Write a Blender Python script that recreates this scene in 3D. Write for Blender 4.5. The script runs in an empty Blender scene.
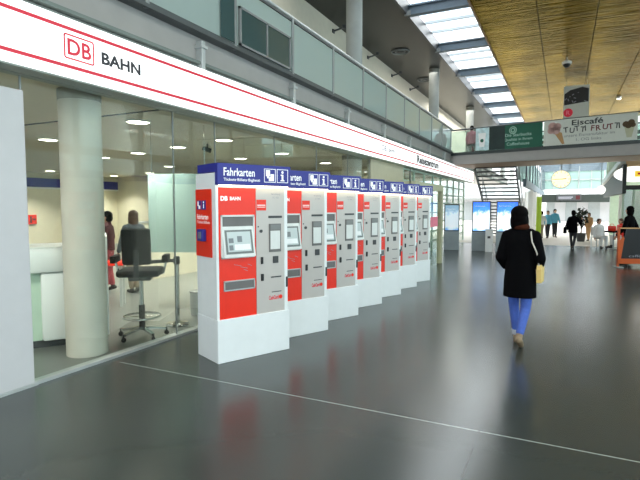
import bpy, bmesh, math, random
from mathutils import Vector, Matrix
random.seed(7)
PI = math.pi
C = bpy.context.scene.collection
R = math.radians

# ------------------------------------------------------------------ materials
def lin(c):
    c = c / 255.0
    return c / 12.92 if c <= 0.04045 else ((c + 0.055) / 1.055) ** 2.4
def rgb(*c): return (lin(c[0]), lin(c[1]), lin(c[2]), 1.0)
def nodes(name):
    m = bpy.data.materials.new(name); m.use_nodes = True
    nt = m.node_tree
    return m, nt, nt.nodes['Principled BSDF']
def pbr(name, col, rough=0.5, metal=0.0, emit=0.0, var=0.06, scale=6.0, bump=0.0, ecol=None, spec=0.5):
    m, nt, b = nodes(name)
    base = rgb(*col)
    tc = nt.nodes.new('ShaderNodeTexCoord')
    nz = nt.nodes.new('ShaderNodeTexNoise'); nz.inputs['Scale'].default_value = scale; nz.inputs['Detail'].default_value = 4
    nt.links.new(tc.outputs['Object'], nz.inputs['Vector'])
    rp = nt.nodes.new('ShaderNodeValToRGB')
    rp.color_ramp.elements[0].position = 0.3; rp.color_ramp.elements[1].position = 0.7
    rp.color_ramp.elements[0].color = tuple(x * (1 - var) for x in base[:3]) + (1,)
    rp.color_ramp.elements[1].color = tuple(min(1, x * (1 + var)) for x in base[:3]) + (1,)
    nt.links.new(nz.outputs['Fac'], rp.inputs['Fac'])
    nt.links.new(rp.outputs['Color'], b.inputs['Base Color'])
    b.inputs['Roughness'].default_value = rough; b.inputs['Metallic'].default_value = metal
    b.inputs['Specular IOR Level'].default_value = spec
    if emit:
        b.inputs['Emission Color'].default_value = rgb(*(ecol or col)); b.inputs['Emission Strength'].default_value = emit
    if bump:
        bp = nt.nodes.new('ShaderNodeBump'); bp.inputs['Strength'].default_value = bump; bp.inputs['Distance'].default_value = 0.02
        nt.links.new(nz.outputs['Fac'], bp.inputs['Height']); nt.links.new(bp.outputs['Normal'], b.inputs['Normal'])
    return m
def glass(name, tint=(235, 245, 240), refl=1.0, milk=0.0, milkcol=(190, 205, 198), rough=0.0):
    m = bpy.data.materials.new(name); m.use_nodes = True; nt = m.node_tree
    nt.nodes.remove(nt.nodes['Principled BSDF']); out = nt.nodes['Material Output']
    tr = nt.nodes.new('ShaderNodeBsdfTransparent'); tr.inputs['Color'].default_value = rgb(*tint)
    body = tr
    if milk:
        df = nt.nodes.new('ShaderNodeBsdfDiffuse'); df.inputs['Color'].default_value = rgb(*milkcol)
        tl = nt.nodes.new('ShaderNodeBsdfTranslucent'); tl.inputs['Color'].default_value = rgb(*milkcol)
        a = nt.nodes.new('ShaderNodeMixShader'); a.inputs['Fac'].default_value = 0.4
        nt.links.new(df.outputs[0], a.inputs[1]); nt.links.new(tl.outputs[0], a.inputs[2])
        mk = nt.nodes.new('ShaderNodeMixShader'); mk.inputs['Fac'].default_value = milk
        nt.links.new(tr.outputs[0], mk.inputs[1]); nt.links.new(a.outputs[0], mk.inputs[2]); body = mk
    gl = nt.nodes.new('ShaderNodeBsdfGlossy'); gl.inputs['Roughness'].default_value = rough
    fr = nt.nodes.new('ShaderNodeFresnel'); fr.inputs['IOR'].default_value = 1.45
    mu = nt.nodes.new('ShaderNodeMath'); mu.operation = 'MULTIPLY'; mu.inputs[1].default_value = refl; mu.use_clamp = True
    nt.links.new(fr.outputs[0], mu.inputs[0])
    mx = nt.nodes.new('ShaderNodeMixShader')
    nt.links.new(mu.outputs[0], mx.inputs['Fac']); nt.links.new(body.outputs[0], mx.inputs[1]); nt.links.new(gl.outputs[0], mx.inputs[2])
    nt.links.new(mx.outputs[0], out.inputs['Surface'])
    return m

M = {}
def mat(key, *a, **k):
    M[key] = pbr(key, *a, **k); return M[key]
mat('white_paint', (232, 232, 230), 0.4, var=0.02)
mat('panel_grey', (206, 205, 206), 0.45, var=0.02)
mat('machine_white', (236, 240, 240), 0.35, var=0.02)
mat('red', (240, 44, 16), 0.35, var=0.03)
mat('silver', (196, 190, 184), 0.38, var=0.02, metal=0.15)
mat('blue', (38, 42, 140), 0.4, var=0.03)
mat('white_ink', (250, 250, 250), 0.5, emit=0.15)
mat('dark_ink', (45, 45, 52), 0.5)
mat('grey_ink', (150, 150, 160), 0.5)
mat('red_ink', (214, 30, 58), 0.4, emit=0.12)
mat('black', (22, 22, 24), 0.45)
mat('dark_grey', (62, 64, 66), 0.45)
mat('mid_grey', (128, 130, 128), 0.45)
mat('slot_grey', (110, 108, 106), 0.4)
mat('far_pane', (170, 176, 176), 0.4)
mat('bezel', (225, 228, 224), 0.35)
mat('screen_frame', (110, 118, 116), 0.3)
mat('screen', (176, 188, 188), 0.15, emit=0.22)
mat('screen_ui', (120, 128, 132), 0.3)
mat('screen_ui_light', (215, 220, 220), 0.3, emit=0.2)
mat('steel', (150, 156, 156), 0.35, metal=0.5)
mat('light_steel', (190, 194, 192), 0.35, metal=0.4)
mat('chrome', (205, 208, 208), 0.12, metal=1.0)
mat('beam_blue', (92, 106, 116), 0.5)
mat('glazing_bar', (205, 212, 214), 0.5)
mat('fascia_beige', (168, 164, 160), 0.6, var=0.05, scale=3)
mat('ledge_green', (112, 122, 116), 0.5)
mat('rail_dark', (70, 76, 76), 0.45)
mat('wall_cream', (222, 216, 190), 0.7, var=0.03)
mat('wall_upper', (214, 208, 190), 0.7, var=0.03)
mat('shop_ceiling', (196, 190, 168), 0.7, var=0.03)
mat('shop_floor', (104, 108, 104), 0.3, var=0.05)
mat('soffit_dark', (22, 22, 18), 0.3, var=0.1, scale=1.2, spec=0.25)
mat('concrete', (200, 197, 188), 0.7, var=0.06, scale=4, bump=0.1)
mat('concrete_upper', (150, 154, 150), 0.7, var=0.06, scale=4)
mat('concrete_cap', (150, 150, 142), 0.8, var=0.05)
mat('signbox', (255, 255, 255), 0.4, emit=0.6, var=0.0)
mat('sign_under', (150, 158, 150), 0.5)
mat('lamp', (255, 246, 226), 0.5, emit=9.0)
mat('lamp_ring', (225, 225, 220), 0.4)
mat('lamp_soft', (255, 236, 195), 0.5, emit=5.0)
mat('chair_black', (17, 18, 20), 0.8, var=0.1, scale=60, spec=0.15)
mat('hair_dark', (7, 5, 5), 0.7, var=0.25, scale=40, spec=0.05)
mat('hair_brown', (82, 60, 42), 0.6, var=0.2, scale=40)
mat('skin', (206, 158, 130), 0.55)
mat('coat_black', (7, 7, 9), 0.9, var=0.15, scale=30, spec=0.08)
mat('scarf', (62, 30, 18), 0.9, var=0.2, scale=50, spec=0.1)
mat('jeans_blue', (72, 102, 186), 0.8, var=0.08, scale=40)
mat('trousers_dark', (34, 34, 40), 0.8)
mat('trousers_beige', (150, 138, 118), 0.8)
mat('trousers_pink', (150, 62, 70), 0.8)
mat('shoe_tan', (138, 118, 92), 0.6, var=0.45, scale=28)
mat('shoe_dark', (40, 36, 34), 0.6)
mat('cuff_pale', (200, 205, 215), 0.8)
mat('strap_pale', (205, 200, 188), 0.8)
mat('bag_cream', (222, 192, 118), 0.7, var=0.05)
mat('shirt_cyan', (96, 176, 205), 0.8)
mat('shirt_white', (240, 240, 238), 0.8)
mat('shirt_pink', (250, 140, 160), 0.8)
mat('shirt_maroon', (70, 18, 24), 0.8)
mat('plaid', (74, 84, 92), 0.8, var=0.35, scale=30)
mat('shirt_tan', (205, 160, 110), 0.8)
mat('orange', (196, 88, 30), 0.45)
mat('banner_white', (214, 216, 206), 0.6, var=0.03)
mat('banner_green', (22, 92, 70), 0.55, var=0.12, scale=2)
mat('banner_dark', (30, 48, 46), 0.55, var=0.2, scale=3)
mat('emblem', (160, 196, 178), 0.6)
mat('letter_green', (168, 200, 186), 0.6)
mat('ice_pink', (196, 158, 150), 0.7, var=0.15, scale=30)
mat('cone', (188, 146, 98), 0.7, var=0.12, scale=40)
mat('nut', (92, 72, 48), 0.7, var=0.25, scale=30)
mat('cream_pale', (190, 190, 160), 0.7)
mat('letter_red', (112, 44, 44), 0.6)
mat('letter_dark', (58, 62, 58), 0.6)
mat('poster_pale', (196, 220, 222), 0.6, var=0.25, scale=5)
mat('kiosk_grey', (150, 160, 164), 0.4)
mat('paving_bright', (205, 200, 190), 0.6, var=0.06)
mat('fin', (100, 112, 120), 0.4)
mat('board_dark', (38, 46, 42), 0.5)
mat('green_column', (176, 206, 60), 0.5, emit=0.1)
mat('leaf', (30, 44, 26), 0.7, var=0.4, scale=20)
mat('trunk', (70, 54, 40), 0.8)
mat('pale_green', (190, 214, 196), 0.5)
mat('clock_face', (255, 240, 190), 0.5, emit=0.9)
mat('globe', (250, 250, 245), 0.4, emit=0.8)
mat('yellow', (240, 200, 60), 0.5, emit=0.5)
mat('purple', (92, 52, 92), 0.6)
mat('wood_brown', (140, 104, 70), 0.5)
M['shop_glass'] = glass('shop_glass', (250, 253, 250), 0.28)
M['clear_glass'] = glass('clear_glass', (236, 244, 242), 0.9)
M['rail_glass'] = glass('rail_glass', (205, 222, 214), 1.0, milk=0.86, milkcol=(206, 222, 216))
M['bridge_glass'] = glass('bridge_glass', (220, 232, 228), 1.0, milk=0.12, milkcol=(200, 210, 205))
M['frosted'] = glass('frosted', (214, 226, 220), 0.7, milk=0.93, milkcol=(176, 202, 196))
M['sky_glass'] = glass('sky_glass', (252, 254, 255), 0.25)
M['mirror_glass'] = glass('mirror_glass', (70, 100, 100), 1.8, milk=0.75, milkcol=(96, 124, 124))

def floor_mat():
    m, nt, b = nodes('polished_stone_floor'); N = nt.nodes; L = nt.links
    tc = N.new('ShaderNodeTexCoord'); sp = N.new('ShaderNodeSeparateXYZ'); L.new(tc.outputs['Object'], sp.inputs[0])
    nz = N.new('ShaderNodeTexNoise'); nz.inputs['Scale'].default_value = 0.7; nz.inputs['Detail'].default_value = 3
    L.new(tc.outputs['Object'], nz.inputs['Vector'])
    fine = N.new('ShaderNodeTexNoise'); fine.inputs['Scale'].default_value = 90; L.new(tc.outputs['Object'], fine.inputs['Vector'])
    rp = N.new('ShaderNodeValToRGB')
    rp.color_ramp.elements[0].color = rgb(48, 54, 52); rp.color_ramp.elements[1].color = rgb(62, 68, 65)
    add = N.new('ShaderNodeMix'); add.inputs[0].default_value = 0.35
    L.new(nz.outputs['Fac'], add.inputs[2]); L.new(fine.outputs['Fac'], add.inputs[3]); L.new(add.outputs[0], rp.inputs['Fac'])
    def line(sock, at, half):
        s = N.new('ShaderNodeMath'); s.operation = 'SUBTRACT'; s.inputs[1].default_value = at; L.new(sock, s.inputs[0])
        a = N.new('ShaderNodeMath'); a.operation = 'ABSOLUTE'; L.new(s.outputs[0], a.inputs[0])
        c = N.new('ShaderNodeMath'); c.operation = 'LESS_THAN'; c.inputs[1].default_value = half; L.new(a.outputs[0], c.inputs[0])
        return c.outputs[0]
    gt = N.new('ShaderNodeMath'); gt.operation = 'GREATER_THAN'; gt.inputs[1].default_value = -4.25; L.new(sp.outputs['X'], gt.inputs[0])
    l1 = N.new('ShaderNodeMath'); l1.operation = 'MULTIPLY'; L.new(line(sp.outputs['Y'], 3.75, 0.005), l1.inputs[0]); L.new(gt.outputs[0], l1.inputs[1])
    m1 = N.new('ShaderNodeMix'); m1.data_type = 'RGBA'; m1.inputs[7].default_value = rgb(176, 184, 178)
    L.new(l1.outputs[0], m1.inputs[0]); L.new(rp.outputs['Color'], m1.inputs[6])
    m2 = N.new('ShaderNodeMix'); m2.data_type = 'RGBA'; m2.inputs[7].default_value = rgb(36, 40, 40)
    L.new(line(sp.outputs['X'], -0.515, 0.006), m2.inputs[0]); L.new(m1.outputs[2], m2.inputs[6])
    L.new(m2.outputs[2], b.inputs['Base Color'])
    rr = N.new('ShaderNodeMapRange'); rr.inputs['To Min'].default_value = 0.2; rr.inputs['To Max'].default_value = 0.27
    L.new(nz.outputs['Fac'], rr.inputs['Value']); L.new(rr.outputs[0], b.inputs['Roughness'])
    b.inputs['Specular IOR Level'].default_value = 0.5
    return m
M['floor'] = floor_mat()
def gold_mat():
    m, nt, b = nodes('gold_metal_ceiling'); N = nt.nodes; L = nt.links
    tc = N.new('ShaderNodeTexCoord')
    mp = N.new('ShaderNodeMapping'); mp.inputs['Scale'].default_value = (0.55, 3.6, 1); L.new(tc.outputs['Object'], mp.inputs[0])
    nz = N.new('ShaderNodeTexNoise'); nz.inputs['Scale'].default_value = 1.3; nz.inputs['Detail'].default_value = 3; nz.inputs['Distortion'].default_value = 1.4
    L.new(mp.outputs[0], nz.inputs['Vector'])
    n2 = N.new('ShaderNodeTexNoise'); n2.inputs['Scale'].default_value = 0.5; L.new(tc.outputs['Object'], n2.inputs['Vector'])
    rp = N.new('ShaderNodeValToRGB'); rp.color_ramp.elements[0].position = 0.3; rp.color_ramp.elements[1].position = 0.72
    rp.color_ramp.elements[0].color = rgb(100, 83, 42); rp.color_ramp.elements[1].color = rgb(180, 154, 88)
    L.new(n2.outputs['Fac'], rp.inputs['Fac']); L.new(rp.outputs['Color'], b.inputs['Base Color'])
    b.inputs['Metallic'].default_value = 1.0; b.inputs['Roughness'].default_value = 0.24; b.inputs['Specular Tint'].default_value = (0.74, 0.64, 0.43, 1)
    bp = N.new('ShaderNodeBump'); bp.inputs['Strength'].default_value = 0.75; bp.inputs['Distance'].default_value = 0.1
    L.new(nz.outputs['Fac'], bp.inputs['Height']); L.new(bp.outputs['Normal'], b.inputs['Normal'])
    return m
M['gold'] = gold_mat()
def ad_mat(name, top, mid, strength):
    m, nt, b = nodes(name); N = nt.nodes; L = nt.links
    tc = N.new('ShaderNodeTexCoord'); sp = N.new('ShaderNodeSeparateXYZ'); L.new(tc.outputs['Object'], sp.inputs[0])
    nz = N.new('ShaderNodeTexNoise'); nz.inputs['Scale'].default_value = 6; nz.inputs['Detail'].default_value = 5; L.new(tc.outputs['Object'], nz.inputs['Vector'])
    mr = N.new('ShaderNodeMapRange'); mr.inputs['From Min'].default_value = 0.75; mr.inputs['From Max'].default_value = 1.85; L.new(sp.outputs['Z'], mr.inputs['Value'])
    s = N.new('ShaderNodeMath'); s.operation = 'SUBTRACT'; s.inputs[1].default_value = 0.5; L.new(nz.outputs['Fac'], s.inputs[0])
    s2 = N.new('ShaderNodeMath'); s2.operation = 'MULTIPLY_ADD'; s2.inputs[1].default_value = 0.55; L.new(s.outputs[0], s2.inputs[0]); L.new(mr.outputs[0], s2.inputs[2])
    rp = N.new('ShaderNodeValToRGB'); e = rp.color_ramp.elements
    e[0].position = 0.0; e[0].color = rgb(120, 180, 235); e[1].position = 1.0; e[1].color = rgb(*top)
    for p, c in ((0.14, (235, 244, 250)), (0.55, (225, 240, 252)), (0.68, mid)):
        x = e.new(p); x.color = rgb(*c)
    L.new(s2.outputs[0], rp.inputs['Fac'])
    L.new(rp.outputs['Color'], b.inputs['Base Color']); L.new(rp.outputs['Color'], b.inputs['Emission Color'])
    b.inputs['Emission Strength'].default_value = strength; b.inputs['Roughness'].default_value = 0.2
    return m
M['ad'] = ad_mat('advert_screen', (30, 90, 215), (60, 140, 235), 0.75)
M['ad_reflection'] = ad_mat('advert_reflection_pale', (120, 160, 196), (150, 190, 214), 0.25)  # paler advert colours for the reflection built as a pillar

# ------------------------------------------------------------------ mesh helpers
class MB:
    def __init__(s): s.bm = bmesh.new()
    def box(s, x0, x1, y0, y1, z0, z1, bev=0.0, mtx=None):
        t = bmesh.new()
        bmesh.ops.create_cube(t, size=1.0, matrix=Matrix.Translation(((x0+x1)/2, (y0+y1)/2, (z0+z1)/2)) @ Matrix.Diagonal((abs(x1-x0), abs(y1-y0), abs(z1-z0), 1)))
        if bev: bmesh.ops.bevel(t, geom=t.edges[:], offset=bev, segments=2, affect='EDGES', profile=0.5)
        s._in(t, mtx); return s
    def _in(s, t, mtx=None):
        if mtx is not None: bmesh.ops.transform(t, matrix=mtx, verts=t.verts)
        me = bpy.data.meshes.new('tmp'); t.to_mesh(me); t.free(); s.bm.from_mesh(me); bpy.data.meshes.remove(me)
    def rod(s, a, b, r, r2=None, seg=16, caps=True):
        a, b = Vector(a), Vector(b); d = b - a; L = d.length
        if L < 1e-6: return s
        t = bmesh.new()
        bmesh.ops.create_cone(t, cap_ends=caps, segments=seg, radius1=r, radius2=r if r2 is None else r2, depth=L)
        s._in(t, Matrix.Translation((a+b)/2) @ d.to_track_quat('Z', 'Y').to_matrix().to_4x4()); return s
    def bar(s, a, b, w, h, up=(0, 0, 1)):
        a, b = Vector(a), Vector(b); d = (b - a); L = d.length; d.normalize()
        u = Vector(up); x = d.cross(u).normalized(); u = x.cross(d)
        m = Matrix((x, d, u)).transposed().to_4x4(); m.translation = (a + b) / 2
        return s.box(-w/2, w/2, -L/2, L/2, -h/2, h/2, 0, m)
    def ell(s, c, r, seg=20, rot=None):
        t = bmesh.new(); bmesh.ops.create_uvsphere(t, u_segments=seg, v_segments=max(8, seg*2//3), radius=1.0)
        m = Matrix.Translation(c) @ (rot.to_4x4() if rot else Matrix.Identity(4)) @ Matrix.Diagonal((r[0], r[1], r[2], 1))
        s._in(t, m); return s
    def lathe(s, prof, seg=28, mtx=None):
        t = bmesh.new(); rings = []
        for r, z in prof:
            rings.append([t.verts.new((r*math.cos(2*PI*i/seg), r*math.sin(2*PI*i/seg), z)) for i in range(seg)])
        for A, B in zip(rings, rings[1:]):
            for i in range(seg):
                t.faces.new((A[i], A[(i+1) % seg], B[(i+1) % seg], B[i]))
        t.faces.new(rings[0][::-1]); t.faces.new(rings[-1])
        s._in(t, mtx); return s
    def prism(s, pts, a, b, axis='x'):
        t = bmesh.new()
        def V(p, q):
            return {'x': (q, p[0], p[1]), 'y': (p[0], q, p[1]), 'z': (p[0], p[1], q)}[axis]
        A = [t.verts.new(V(p, a)) for p in pts]; B = [t.verts.new(V(p, b)) for p in pts]
        t.faces.new(A); t.faces.new(B[::-1]); n = len(pts)
        for i in range(n): t.faces.new((A[i], B[i], B[(i+1) % n], A[(i+1) % n]))
        bmesh.ops.recalc_face_normals(t, faces=t.faces[:]); s._in(t); return s
    def torus(s, c, Rr, r, seg=32, rs=10, mtx=None):
        t = bmesh.new(); g = []
        for i in range(seg):
            a = 2*PI*i/seg
            g.append([t.verts.new(((Rr + r*math.cos(2*PI*j/rs))*math.cos(a), (Rr + r*math.cos(2*PI*j/rs))*math.sin(a), r*math.sin(2*PI*j/rs))) for j in range(rs)])
        for i in range(seg):
            for j in range(rs):
                t.faces.new((g[i][j], g[(i+1) % seg][j], g[(i+1) % seg][(j+1) % rs], g[i][(j+1) % rs]))
        s._in(t, Matrix.Translation(c) @ (mtx or Matrix.Identity(4))); return s
    def cap(s, a, b, ra, rb, seg=14):
        s.rod(a, b, ra, rb, seg); s.ell(a, (ra,)*3, seg); s.ell(b, (rb,)*3, seg); return s
    def chain(s, pts, rad):
        for i in range(len(pts)-1): s.cap(pts[i], pts[i+1], rad[i], rad[i+1])
        return s
    def build(s, name, m, parent=None, smooth=False, remesh=0.0, loc=None, rot=None):
        me = bpy.data.meshes.new(name); s.bm.to_mesh(me); s.bm.free()
        o = bpy.data.objects.new(name, me); C.objects.link(o)
        if remesh:
            rm = o.modifiers.new('r', 'REMESH'); rm.mode = 'VOXEL'; rm.voxel_size = remesh; rm.use_smooth_shade = True
            sm = o.modifiers.new('s', 'SMOOTH'); sm.factor = 0.5; sm.iterations = 4
            dg = bpy.context.evaluated_depsgraph_get()
            nm = bpy.data.meshes.new_from_object(o.evaluated_get(dg)); o.modifiers.clear(); o.data = nm; nm.name = name
            bpy.data.meshes.remove(me); me = nm
        if smooth or remesh:
            for p in me.polygons: p.use_smooth = True
            if not remesh:
                try: me.set_sharp_from_angle(angle=R(40))
                except Exception: pass
        me.materials.clear(); me.materials.append(M[m] if isinstance(m, str) else m)
        if parent: o.parent = parent
        if loc: o.location = loc
        if rot: o.rotation_euler = rot
        return o

def tag(o, label=None, cat=None, group=None, kind=None):
    if label: o['label'] = label
    if cat: o['category'] = cat
    if group: o['group'] = group
    if kind: o['kind'] = kind
    return o
def thing(name, label, cat, loc=(0, 0, 0), rz=0.0, group=None):
    o = bpy.data.objects.new(name, None); C.objects.link(o); o.empty_display_size = 0.2
    o.location = loc; o.rotation_euler = (0, 0, rz)
    return tag(o, label, cat, group)
def structure(name, loc=(0, 0, 0), rz=0.0, label=None):
    o = bpy.data.objects.new(name, None); C.objects.link(o); o.location = loc; o.rotation_euler = (0, 0, rz)
    return tag(o, label=label, kind='structure')
def copy_tree(o, parent=None):
    c = o.copy(); C.objects.link(c)
    if parent: c.parent = parent
    for ch in list(o.children): copy_tree(ch, c)
    return c
def text(name, body, m, parent, loc, rot, w=None, h=None, bold=0.0, depth=0.002, label=None, center=False):
    cu = bpy.data.curves.new(name, 'FONT'); cu.body = body; cu.size = 1.0; cu.extrude = 0.0; cu.offset = bold
    cu.resolution_u = 3; cu.align_x = 'CENTER' if center else 'LEFT'; cu.align_y = 'BOTTOM_BASELINE' if False else 'BOTTOM'
    t = bpy.data.objects.new(name, cu); C.objects.link(t)
    dg = bpy.context.evaluated_depsgraph_get(); dg.update()
    me = bpy.data.meshes.new_from_object(t.evaluated_get(dg)); bpy.data.objects.remove(t); bpy.data.curves.remove(cu)
    xs = [v.co.x for v in me.vertices]; ys = [v.co.y for v in me.vertices]
    W = max(xs)-min(xs); Hh = max(ys)-min(ys)
    sx = w/W if w else None; sy = h/Hh if h else None
    sx = sx or sy; sy = sy or sx
    x0 = (min(xs)+max(xs))/2 if center else min(xs); y0 = min(ys)
    for v in me.vertices: v.co = ((v.co.x-x0)*sx, (v.co.y-y0)*sy, 0)
    me.materials.clear(); me.materials.append(M[m]); me.name = name
    o = bpy.data.objects.new(name, me); C.objects.link(o); o.parent = parent; o.location = loc; o.rotation_euler = rot
    if label: o['label'] = label
    return o
FX = (PI/2, 0, PI/2)     # lettering on a face that looks towards +X
FY = (PI/2, 0, 0)        # lettering on a face that looks towards -Y

# ------------------------------------------------------------------ room shell
MB().box(-4.45, 6.5, -9, 23.4, -0.2, 0).build('floor', 'floor')['kind'] = 'structure'
f2 = MB().box(-18.2, -4.45, -2, 16.2, -0.2, 0).build('floor', 'shop_floor'); f2['kind'] = 'structure'
f3 = MB().box(-12, -4.45, 16.2, 23.4, -0.2, 0).build('floor', 'shop_floor'); f3['kind'] = 'structure'
f4 = MB().box(-14, 12, 23.4, 62, -0.2, 0).build('floor', 'paving_bright'); f4['kind'] = 'structure'

# gold ceiling, panels parted by dark joints
ce = structure('ceiling')
xs = [-2.35, -0.8, 0.67, 2.17, 3.65, 5.1, 6.5]
for a, b in zip(xs, xs[1:]):
    for y0 in range(-9, 35, 11):
        MB().box(a+0.012, b-0.012, y0+0.012, y0+10.988, 7.0, 7.06).build('ceiling_panel', 'gold', ce)
MB().box(-2.35, 6.5, -9, 35, 7.06, 7.3).build('ceiling_core', 'black', ce)
MB().box(-2.4, -2.35, -9, 35, 6.98, 7.4).build('edge_trim', 'wood_brown', ce)
# dark soffit over the gallery
so = structure('ceiling')
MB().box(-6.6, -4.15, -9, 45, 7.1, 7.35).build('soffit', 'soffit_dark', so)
MB().box(-4.15, -4.08, -9, 45, 7.02, 7.4).build('edge_trim', 'dark_grey', so)
# glazed roof strip
sk = structure('window_1')
for i in range(-2, 10):
    y = 14.0 + 3.67*(i-1) - 3.67*0 
    b = MB().box(-4.1, -2.38, y-0.1, y+0.1, 7.02, 7.06).box(-4.1, -2.38, y-0.03, y+0.03, 7.06, 7.26).box(-4.1, -2.38, y-0.1, y+0.1, 7.26, 7.3)
    br_ = b.build('roof_beam', 'beam_blue', sk)
    MB().box(-4.16, -3.98, y-0.2, y-0.14, 6.98, 7.1).build('bracket', 'mid_grey', br_)
    for k in (0.92, 1.84, 2.75):
        MB().box(-4.1, -2.38, y+k-0.03, y+k+0.03, 7.38, 7.46).build('glazing_bar', 'glazing_bar', sk)
    MB().box(-4.1, -2.38, y, y+3.67, 7.46, 7.475).build('pane', 'sky_glass', sk)

# gallery slab and its stepped fascia above the sign
ga = structure('balcony_slab')
MB().box(-6.3, -4.32, -6, 45, 3.4, 3.86).build('fascia', 'fascia_beige', ga)
MB().box(-4.36, -4.16, -6, 45, 3.86, 3.9).build('edge_trim', 'rail_dark', ga)
MB().box(-4.5, -4.24, -6, 45, 3.5, 3.535).box(-4.5, -4.28, -6, 45, 3.44, 3.475).build('ledge', 'ledge_green', ga)
for i in range(-1, 13):
    y = 5.2 + 2.42*i
    MB().box(-4.32, -4.22, y-0.035, y+0.035, 3.44, 3.8, 0.006).box(-4.34, -4.2, y-0.06, y+0.06, 3.7, 3.74, 0.004).build('bracket', 'light_steel', ga)

# upper wall of the gallery
uw = MB().box(-6.5, -6.3, -6, 45, 3.4, 7.1).build('wall_left', 'wall_upper'); uw['kind'] = 'structure'
# columns
def column(x, y, z0, z1, r, m='concrete'):
    o = structure('column', (x, y, 0))
    MB().lathe([(r, z0), (r, z1-0.12)], 40).build('shaft', m, o, smooth=True)
    MB().lathe([(r*1.02, z1-0.12), (r*1.02, z1)], 40).build('cap', 'concrete_cap', o, smooth=True)
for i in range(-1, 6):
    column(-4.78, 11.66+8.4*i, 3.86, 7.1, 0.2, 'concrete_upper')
column(-4.86, 3.84, 0, 2.95, 0.22)
column(-4.8, 11.6, 0, 2.95, 0.25)

# gallery railing
gr = thing('gallery_railing', 'long pale glass balustrade along the upper gallery above the white sign', 'railing', (-4.2, 0, 0))
MB().rod((0, -4, 4.84), (0, 21.0, 4.84), 0.028).build('handrail', 'light_steel', gr, smooth=True)
MB().box(-0.02, 0.02, -4, 21.0, 4.775, 4.805).build('top_rail', 'rail_dark', gr)
MB().box(-0.025, 0.025, -4, 21.0, 3.9, 3.935).build('bottom_rail', 'rail_dark', gr)
py = [4.2 + 1.64*i for i in range(-4, 11)]
for i, y in enumerate(py):
    MB().box(-0.03, 0.03, y-0.028, y+0.028, 3.86, 4.82, 0.004).build('post', 'steel', gr)
    if i+1 < len(py):
        MB().box(-0.008, 0.008, y+0.035, y+1.605, 3.945, 4.76).build('glass_panel', 'rail_glass', gr)
# window set in the balustrade bay
w = structure('window_2', (-4.17, 0, 0))
fr = MB()
for z in (3.945, 4.45): fr.box(-0.02, 0.02, 5.92, 7.36, z, z+0.03)
for y in (5.92, 6.62, 7.33): fr.box(-0.02, 0.02, y, y+0.03, 3.945, 4.48)
fr.build('window_frame', 'mid_grey', w)
for a, b in ((5.95, 6.62), (6.65, 7.33)): MB().box(-0.005, 0.005, a, b, 3.975, 4.45).build('pane', 'mirror_glass', w)
w = structure('window_3', (-4.17, 0, 0))
MB().box(-0.005, 0.005, 5.5, 5.8, 3.945, 4.76).build('pane', 'mirror_glass', w)

# glazed shop front
gw = structure('window_4', (-4.45, 0, 0))
MB().box(-0.05, 0.05, -4, 11.9, 0, 0.03).build('base_channel', 'light_steel', gw)
MB().box(-0.05, 0.05, -4, 11.9, 2.86, 2.95).build('head_channel', 'sign_under', gw)
gy = [-4, -1.1, 0.6, 2.9, 4.85, 5.69, 7.3, 8.9, 10.5, 11.9]
for a, b in zip(gy, gy[1:]):
    MB().box(-0.006, 0.006, a+0.006, b-0.006, 0.03, 2.86).build('pane', 'shop_glass', gw)
    MB().box(-0.008, 0.008, b-0.006, b+0.006, 0.03, 2.86).build('glass_joint', 'steel', gw)
# interior of the ticket office
for nm, bx, m in (('wall_back', (-18.2, -18.0, -2, 16.2, 0, 2.95), 'wall_cream'), ('wall_right', (-18, -4.5, 16.0, 16.2, 0, 3.4), 'wall_cream'), ('wall_left', (-18, -4.5, -2.2, -2, 0, 2.95), 'wall_cream'),
                  ('ceiling', (-18.2, -4.42, -2.2, 16.2, 2.95, 3.2), 'shop_ceiling')):
    o = MB().box(*bx).build(nm, m); o['kind'] = 'structure'
o = MB().box(-18.0, -17.93, -2, 16, 2.4, 2.74).build('trim_1', 'blue'); o['kind'] = 'structure'
o = MB().box(-18.0, -17.9, -2, 16, 2.34, 2.4).build('trim_2', 'white_paint'); o['kind'] = 'structure'
# ceiling joint shadow line inside
o = MB().box(-18, -4.6, 5.0, 5.02, 2.935, 2.95).build('trim_3', 'dark_grey'); o['kind'] = 'structure'
# partition behind the machines
pt = structure('wall_partition')
MB().box(-8.5, -8.4, 8.0, 16, 0, 1.3).build('panel', 'wall_cream', pt)
MB().box(-8.53, -8.37, 8.0, 16, 1.3, 1.34).build('cap', 'light_steel', pt)

# white free-standing end panel at the left edge
ep = structure('wall_end_panel')
MB().box(-4.62, -4.4, 1.9, 2.9, 0, 2.72, 0.01).build('panel', 'panel_grey', ep)
MB().box(-4.64, -4.385, 1.88, 2.92, 0, 0.02).build('base_trim', 'light_steel', ep)

# right side of the hall: glazed curtain wall
rw = structure('wall_right')
for y in range(-9, 24, 3):
    MB().box(6.4, 6.6, y-0.05, y+0.05, 0, 7.0).build('mullion', 'steel', rw)
    MB().box(6.49, 6.51, y+0.05, y+2.95, 0, 7.0).build('pane', 'clear_glass', rw)
MB().box(6.42, 6.58, -9, 23, 3.5, 3.8).build('transom', 'steel', rw)

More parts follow.
